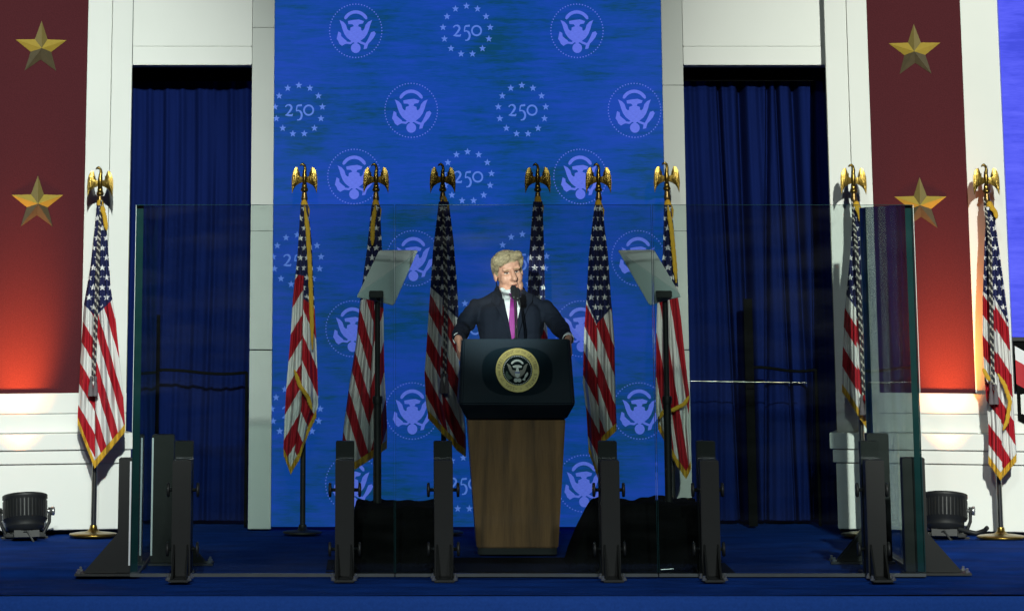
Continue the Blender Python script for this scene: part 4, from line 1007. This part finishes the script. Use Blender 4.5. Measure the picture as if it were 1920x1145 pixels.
def hand(wrist, d, l, n, sgn):
    """d: finger direction, l: across the knuckles (towards the thumb), n: palm side"""
    w_ = W2L(wrist); d = Vector(d).normalized(); n = Vector(n); n = (n-d*n.dot(d)).normalized(); l = d.cross(n)*sgn
    for k, (off, L_, ln) in enumerate(((0.030, 0.082, 1.0), (0.010, 0.088, 1.08), (-0.010, 0.084, 1.0), (-0.028, 0.074, 0.8))):
        kn = w_+d*L_+l*off
        q.cap(w_+l*off*0.55, kn, 0.016, 0.0125, 10)
        p0 = kn; dirv = d.copy()
        for seg, (sl, bend, r0, r1) in enumerate(((0.040*ln, 18, 0.0098, 0.0088), (0.025*ln, 34, 0.0088, 0.0080), (0.020*ln, 24, 0.0080, 0.0068))):
            ax = d.cross(n).normalized(); dirv = Matrix.Rotation(math.radians(bend), 3, ax) @ dirv
            p1 = p0+dirv*sl+l*off*0.10; q.cap(p0, p1, r0, r1, 10); p0 = p1
    t0 = w_+d*0.028+l*0.026; t1 = t0+(d*0.6+l*0.75+n*0.10).normalized()*0.038; t2 = t1+(d*0.85+l*0.35+n*0.30).normalized()*0.030; t3 = t2+(d*0.9+n*0.35).normalized()*0.022
    q.cap(t0, t1, 0.015, 0.012, 10); q.cap(t1, t2, 0.0115, 0.010, 10); q.cap(t2, t3, 0.010, 0.0078, 10)
hand(ARM_L[2], (0.02, -0.42, -0.88), None, (1, 0, -0.1), -1)
hand(ARM_R[2], (0.10, -0.50, -0.78), None, (-1, 0, -0.1), 1)
BODY = remesh(q, 'body', M_SKIN, 0.0040, 9, PO)
HLi = HL.inverted()
for v in BODY.data.vertices:
    p = HLi @ v.co
    if p.y < -0.03 and -0.13 < p.z < 0.08 and abs(p.x) < 0.08:
        dy = 0.0
        for s in (-1, 1):
            dy += 0.012*math.exp(-((p.x-s*0.031)/0.017)**2-((p.z-0.004)/0.010)**2)
            # fold from nose to mouth corner
            t = (p.z+0.035)/-0.045; xf = s*(0.020+0.014*t)
            if 0 <= t <= 1: dy += 0.004*math.exp(-((p.x-xf)/0.005)**2)
        dy += 0.005*math.exp(-((p.z+0.0695)/0.0035)**2)*math.exp(-(p.x/0.026)**4)
        dy += 0.003*math.exp(-((p.z+0.093)/0.006)**2)*math.exp(-(p.x/0.022)**4)
        if dy: v.co = HL @ Vector((p.x, p.y+dy, p.z))
BODY.data.update()
hb = BVHTree.FromPolygons([v.co[:] for v in BODY.data.vertices], [tuple(p.vertices) for p in BODY.data.polygons])
def face_patch(name, cx, cz, rx, rz, mat, lift=0.0012, rot=0.0, sag=0.0):
    q = MB(); vs = []; n = 14; R_ = 4
    M3 = HL.to_3x3(); nd = (M3 @ Vector((0, 1, 0))).normalized()
    def proj(x, z):
        o_ = HL @ Vector((x, -0.25, z)); h = hb.ray_cast(o_, nd)
        return (h[0]-nd*lift) if h[0] else HL @ Vector((x, -0.085, z))
    vs.append(proj(cx, cz)); fs = []
    for j in range(1, R_+1):
        for k in range(n):
            a = 2*PI*k/n; x = rx*math.cos(a)*j/R_; z = rz*math.sin(a)*j/R_-sag*(x/rx)**2
            c_, s_ = math.cos(rot), math.sin(rot); vs.append(proj(cx+x*c_-z*s_, cz+x*s_+z*c_))
    for k in range(n):
        fs.append((0, 1+k, 1+(k+1) % n))
        for j in range(1, R_): a = 1+(j-1)*n; fs.append((a+k, a+n+k, a+n+(k+1) % n, a+(k+1) % n))
    q.add(vs, fs, 0, True); return q.build(name, mat, PO)
for s in (-1, 1):
    face_patch('eye', s*0.031, 0.003, 0.0125, 0.0042, M_EYEW, 0.0015, s*-0.08)
    face_patch('iris', s*0.031+0.002, 0.0035, 0.0055, 0.0042, M_EYED, 0.0024)
    face_patch('eyelid_shade_line', s*0.031, 0.0075, 0.0155, 0.0026, M_EYED, 0.0022, s*-0.15)  # dark line paints the shade of the eye socket
    face_patch('eyebrow', s*0.033, 0.0225, 0.019, 0.0042, M_BROW, 0.003, s*-0.20, 0.003)
face_patch('upper_lip', 0.0, -0.0640, 0.020, 0.0038, M_LIP, 0.001); face_patch('lower_lip', 0.0, -0.0760, 0.018, 0.0045, M_LIP, 0.001); face_patch('mouth_shade_line', 0.0, -0.0698, 0.020, 0.0030, M_EYED, 0.0016)  # dark mouth line paints the shade between the lips
# hair
q = MB()
he((0, 0.018, 0.066), (0.080, 0.096, 0.056)); he((0.0, 0.065, 0.01), (0.075, 0.058, 0.088))
for s in (-1, 1): he((s*0.072, 0.030, 0.030), (0.017, 0.055, 0.060)); he((s*0.072, -0.010, 0.055), (0.014, 0.045, 0.045))
hcap((-0.066, -0.040, 0.072), (0.050, -0.066, 0.098), 0.030, 0.024); hcap((-0.060, -0.058, 0.066), (-0.020, -0.070, 0.092), 0.022, 0.022); hcap((0.050, -0.058, 0.098), (0.072, -0.028, 0.066), 0.022, 0.018)
hcap((-0.074, -0.020, 0.045), (-0.076, 0.03, 0.02), 0.022, 0.018)
HAIR = remesh(q, 'hair', M_HAIR, 0.0042, 4, PO)
hbv = BVHTree.FromPolygons([v.co[:] for v in HAIR.data.vertices], [tuple(p.vertices) for p in HAIR.data.polygons])
q = MB(); hc = HL @ Vector((0, 0.01, 0.03)); M3h = HL.to_3x3()
for k in range(900):
    az = random.uniform(-100, 100); el = random.uniform(18, 85); daz = random.uniform(-44, -34) if el > 40 else random.uniform(-12, -4)*(1 if az < 0 else -1); de = random.uniform(-9, -3) if el > 45 else random.uniform(-26, -8)
    if el < 40: daz = (18 if az > 0 else -18)*random.uniform(0.4, 1.2)
    pts = []; lift = random.uniform(0.0005, 0.0035)
    for t_ in range(7):
        a_ = math.radians(az+daz*t_/6); e_ = math.radians(el+de*t_/6+1.2*math.sin(t_*0.5+k))
        d_ = M3h @ Vector((math.sin(a_)*math.cos(e_), -math.cos(a_)*math.cos(e_), math.sin(e_))).normalized()
        h_ = hbv.ray_cast(hc+d_*0.3, -d_)
        if not h_[0]: break
        pts.append(h_[0]+d_*(lift*math.sin(PI*(t_+0.5)/7)))
    if len(pts) == 7 and all((pts[i_]-pts[i_+1]).length < 0.03 for i_ in range(6)): q.tube(pts, [0.0005, 0.0011, 0.0014, 0.0014, 0.0013, 0.0010, 0.0004], 4)
tag(q.build('hair_strands', M_HAIR2, PO), kind='stuff')
# jacket
q = MB()
be((CX, 2.025, 1.215), (0.198, 0.125, 0.150)); be((CX, 2.09, 1.05), (0.190, 0.125, 0.20)); be((CX, 2.17, 0.88), (0.198, 0.135, 0.15))
bc((CX-0.150, 2.02, 1.300), (CX+0.150, 2.02, 1.300), 0.054, 0.054); bc((CX-0.055, 2.02, 1.378), (CX+0.055, 2.02, 1.378), 0.052, 0.052); bc((CX-0.06, 2.02, 1.372), (CX-0.175, 2.02, 1.318), 0.052, 0.046); bc((CX+0.06, 2.02, 1.372), (CX+0.175, 2.02, 1.318), 0.052, 0.046); be((CX, 1.985, 1.19), (0.165, 0.085, 0.17)); bc((CX-0.11, 1.975, 1.27), (CX-0.10, 1.99, 1.06), 0.075, 0.075); bc((CX+0.11, 1.975, 1.27), (CX+0.10, 1.99, 1.06), 0.075, 0.075)
for A_ in (ARM_L, ARM_R):
    bc(A_[0], A_[1], 0.056, 0.051); bc(A_[1], Vector(A_[2]).lerp(Vector(A_[1]), 0.08), 0.052, 0.041)
JK = remesh(q, 'jacket', M_SUIT, 0.008, 4, PO)
JN = [v.normal.copy() for v in JK.data.vertices]
for v in JK.data.vertices:                                   # cloth creases, mostly on the sleeves
    p = v.co; aw = min(1.0, max(0.0, (abs(p.x)-0.15)/0.08))
    c_ = mn.noise(Vector((p.x*9, p.y*9, p.z*26)))*0.009*(0.4+aw)+mn.noise(Vector((p.x*20+4, p.y*20, p.z*34)))*0.005*(0.4+aw)
    v.co = p+JN[v.index]*c_
JK.data.update()
jb = BVHTree.FromPolygons([v.co[:] for v in JK.data.vertices], [tuple(p.vertices) for p in JK.data.polygons])
camL = W2L(CAM)
def hit(px, py):
    for k in range(30):                                       # above the jacket: slide down to its edge
        d_ = ray(px, py+k*1.5).normalized(); h1 = jb.ray_cast(camL, d_); h2 = hb.ray_cast(camL, d_); c_ = []
        if h1[0] and h1[0].y > -0.36: c_.append(h1[0])
        if h2[0] and h2[0].y > -0.385: c_.append(h2[0]+Vector((0, -0.016, 0)))
        if h2[0] and h2[0].y <= -0.385: continue
        if c_: return min(c_, key=lambda p_: p_.y)
    return W2L(at(px, py, 1.93))
def chest(name, rows, lift, mat, nx=10):
    """rows: (py, xl, xr) laid on the jacket front"""
    q = MB(); vs = []; pts = []
    NR = 24
    for j in range(NR+1):
        y = rows[0][0]+(rows[-1][0]-rows[0][0])*j/NR
        xl = lerp_edge([(r[0], r[1]) for r in rows], y); xr = lerp_edge([(r[0], r[2]) for r in rows], y)
        for i in range(nx+1):
            p = hit(xl+(xr-xl)*i/nx, y); vs.append((p.x, p.y-lift, p.z))
    # soften jumps in depth
    W_ = nx+1
    for it in range(6):
        vs = [(v[0], (v[1]+sum(vs[k][1] for k in nb)/len(nb))/2 if (nb := [k for k in (a-1 if a % W_ else a, a+1 if (a+1) % W_ else a, a-W_ if a >= W_ else a, a+W_ if a+W_ < len(vs) else a)]) else v[1], v[2]) for a, v in enumerate(vs)]
    q.add(vs, [(j*W_+i, (j+1)*W_+i, (j+1)*W_+i+1, j*W_+i+1) for j in range(NR) for i in range(nx)], 0, True)
    o = q.build(name, mat, PO); m_ = o.modifiers.new('t', 'SOLIDIFY'); m_.thickness = 0.004; m_.offset = -1; return o
chest('shirt', [(540, 938, 984), (548, 940, 982), (580, 946, 976), (610, 953, 970), (640, 958, 966)], 0.004, M_SHIRT)
q = MB(); q.lathe([(0.078, -0.045), (0.075, 0.0), (0.072, 0.012), (0.069, 0.012), (0.072, 0.0)], n=28, M=Matrix.Translation(W2L((CX-0.004, 1.962, 1.390))) @ Matrix.Rotation(math.radians(24), 4, 'X')); q.build('collar_band', M_SHIRT, PO)
q = MB(); vs = []; nn_ = 30; MJ = Matrix.Translation(W2L((CX-0.004, 1.985, 1.405))) @ Matrix.Rotation(math.radians(16), 4, 'X')
for k in range(nn_+1):
    t_ = k/nn_; a_ = math.radians(-90+34+(360-68)*t_); up = 0.030*min(1.0, 5*min(t_, 1-t_))
    for r_, z_ in ((0.116, -0.052), (0.098, -0.012), (0.089, -0.012+up), (0.084, -0.014+up), (0.084, -0.05)): vs.append(MJ @ Vector((r_*math.cos(a_), r_*math.sin(a_), z_)))
q.add(vs, [(k*5+c, (k+1)*5+c, (k+1)*5+c+1, k*5+c+1) for k in range(nn_) for c in range(4)], 0, True); q.build('jacket_collar', M_SUIT, PO)
chest('collar', [(540, 936, 952), (548, 940, 957), (560, 948, 954)], 0.020, M_SHIRT, 5)
chest('collar', [(542, 966, 982), (550, 963, 979), (561, 966, 971)], 0.020, M_SHIRT, 5)
tie = chest('tie', [(552, 956, 968), (558, 957, 967), (564, 956, 968), (600, 954, 968), (618, 955, 967), (640, 958, 964)], 0.016, M_TIE, 6)
chest('tie_knot', [(549, 954, 970), (556, 956, 968), (563, 958, 966)], 0.034, M_TIE, 5)
chest('lapel', [(528, 921, 933), (545, 920, 940), (566, 922, 945), (570, 928, 946), (600, 944, 953), (640, 956, 960)], 0.022, M_SUIT, 6)
chest('lapel', [(534, 987, 999), (550, 981, 1000), (566, 977, 998), (571, 976, 992), (600, 970, 980), (640, 964, 968)], 0.022, M_SUIT, 6)
ph = hit(984, 562); q = MB(); q.box(-0.010, 0.010, -0.003, 0.0, -0.006, 0.006); pin = q.build('lapel_pin', M_SHIRT, PO); pin.location = (ph.x, ph.y-0.016, ph.z); pin.rotation_euler = (0, 0.25, 0)
for A_ in (ARM_L, ARM_R):
    a_ = W2L(Vector(A_[2]).lerp(Vector(A_[1]), 0.06)); b_ = W2L(Vector(A_[2]).lerp(Vector(A_[1]), 0.03 if A_ is ARM_L else -0.01)); q = MB(); q.tube([a_, b_], [0.036, 0.034], 18); q.build('shirt_cuff', M_SHIRT, PO)
q = MB()
for s in (-1, 1): bc((CX+s*0.09, 2.22, 0.86), (CX+s*0.10, 2.20, 0.47), 0.098, 0.078); bc((CX+s*0.10, 2.20, 0.47), (CX+s*0.105, 2.27, 0.10), 0.078, 0.062)
be((CX, 2.21, 0.87), (0.18, 0.12, 0.10)); remesh(q, 'trousers', M_SUIT, 0.012, 3, PO)
for s in (-1, 1):
    q = MB(); q.cap(W2L((CX+s*0.105, 2.29, 0.045)), W2L((CX+s*0.115, 2.10, 0.038)), 0.045, 0.036); q.build('shoe', M_SHOE, PO)

# ------------------------------------------------------------------ uplights on the floor
def uplight(px, py, Yu, rz, label):
    c = at(px, py, Yu); o = empty('uplight', (c.x, Yu, 0), rz, label, 'stage light', 'orange uplights at the foot of the maroon panels')
    zc = c.z; tl = Matrix.Translation((0, 0, zc)) @ Matrix.Rotation(math.radians(-14), 4, 'X')
    q = MB(); q.lathe([(0.080, -0.115), (0.108, -0.095), (0.112, -0.085), (0.112, -0.06), (0.126, -0.055), (0.128, 0.065), (0.134, 0.07), (0.134, 0.088), (0.118, 0.089), (0.116, 0.074)], n=40, M=tl); q.build('housing', M_BLACK, o)
    for k in range(36):
        a = 2*PI*k/36; q = MB(); M = tl @ Matrix.Rotation(a, 4, 'Z'); q.box(0.124, 0.1325, -0.0035, 0.0035, -0.045, 0.055, M=M)
        if k == 0: fin = q.build('cooling_fin', M_BLACK, o)
        else: q.build('cooling_fin', M_BLACK, o)
    q = MB(); q.lathe([(0.113, 0.070), (0.05, 0.074), (0.002, 0.075)], n=28, M=tl); q.build('lens', M_LENS, o)
    q = MB(); q.box(-0.075, 0.075, -0.06, 0.06, -0.155, -0.116, M=tl); q.build('driver_box', M_BLACK, o)
    for s in (-1, 1):
        q = MB(); q.tube([(s*0.148, 0, zc+0.02), (s*0.146, 0, zc-0.06), (s*0.125, 0, 0.05), (s*0.11, 0, 0.022)], 0.010, 8); q.build('yoke_arm', M_BLACK, o)
        q = MB(); Mk = Matrix.Translation((s*0.134, 0, zc)) @ Matrix.Rotation(s*PI/2, 4, 'Y'); q.lathe([(0.012, 0), (0.012, 0.02), (0.024, 0.022), (0.026, 0.04), (0.020, 0.042)], n=12, M=Mk); q.build('yoke_knob', M_STEEL if s > 0 else M_BLACK, o)
    q = MB(); q.box(-0.12, 0.12, -0.05, 0.05, 0.012, 0.03); q.box(-0.14, 0.14, -0.02, 0.02, 0.0, 0.011); q.build('yoke_base', M_BLACK, o, bevel=0.004)
    q = MB(); q.tube([(0.03, -0.04, zc-0.14), (0.06, -0.09, zc-0.19), (0.0, -0.10, 0.05), (-0.05, -0.06, 0.03)], 0.006, 8); q.build('power_cable', M_BLACK, o)
    d = (Matrix.Rotation(rz, 3, 'Z') @ Vector((0, 0.438, 0.899)))
    src = Vector((c.x, Yu, zc))+Matrix.Rotation(rz, 3, 'Z') @ Vector((0, 0.03, 0.10))
    l = spot('uplight_lamp', src, src+d, 430, 38, 1.0, (1.0, 0.30, 0.05), 0.08)
    M_ = Matrix.Translation(o.location) @ Matrix.Rotation(rz, 4, 'Z'); l.parent = o; l.matrix_parent_inverse = M_.inverted()
    return o
uplight(47, 958, 2.50, ANG, 'black round uplight glowing orange at the left foot of the left maroon panel')
uplight(1772, 956, 2.50, -ANG, 'black round uplight behind the right glass corner')
# loose cable beside right uplight
pts = [at(x, y, 2.42) for x, y in ((1795, 990), (1815, 996), (1832, 1000), (1846, 994), (1850, 988))]
for p in pts: p.y = 2.42
q = MB(); q.tube([(p.x, p.y+0.03*math.sin(i), max(0.014, p.z)) for i, p in enumerate(pts)], 0.013, 8); o = q.build('cable', M_BLACK); tag(o, 'black cable coiled beside the right uplight', 'cable')
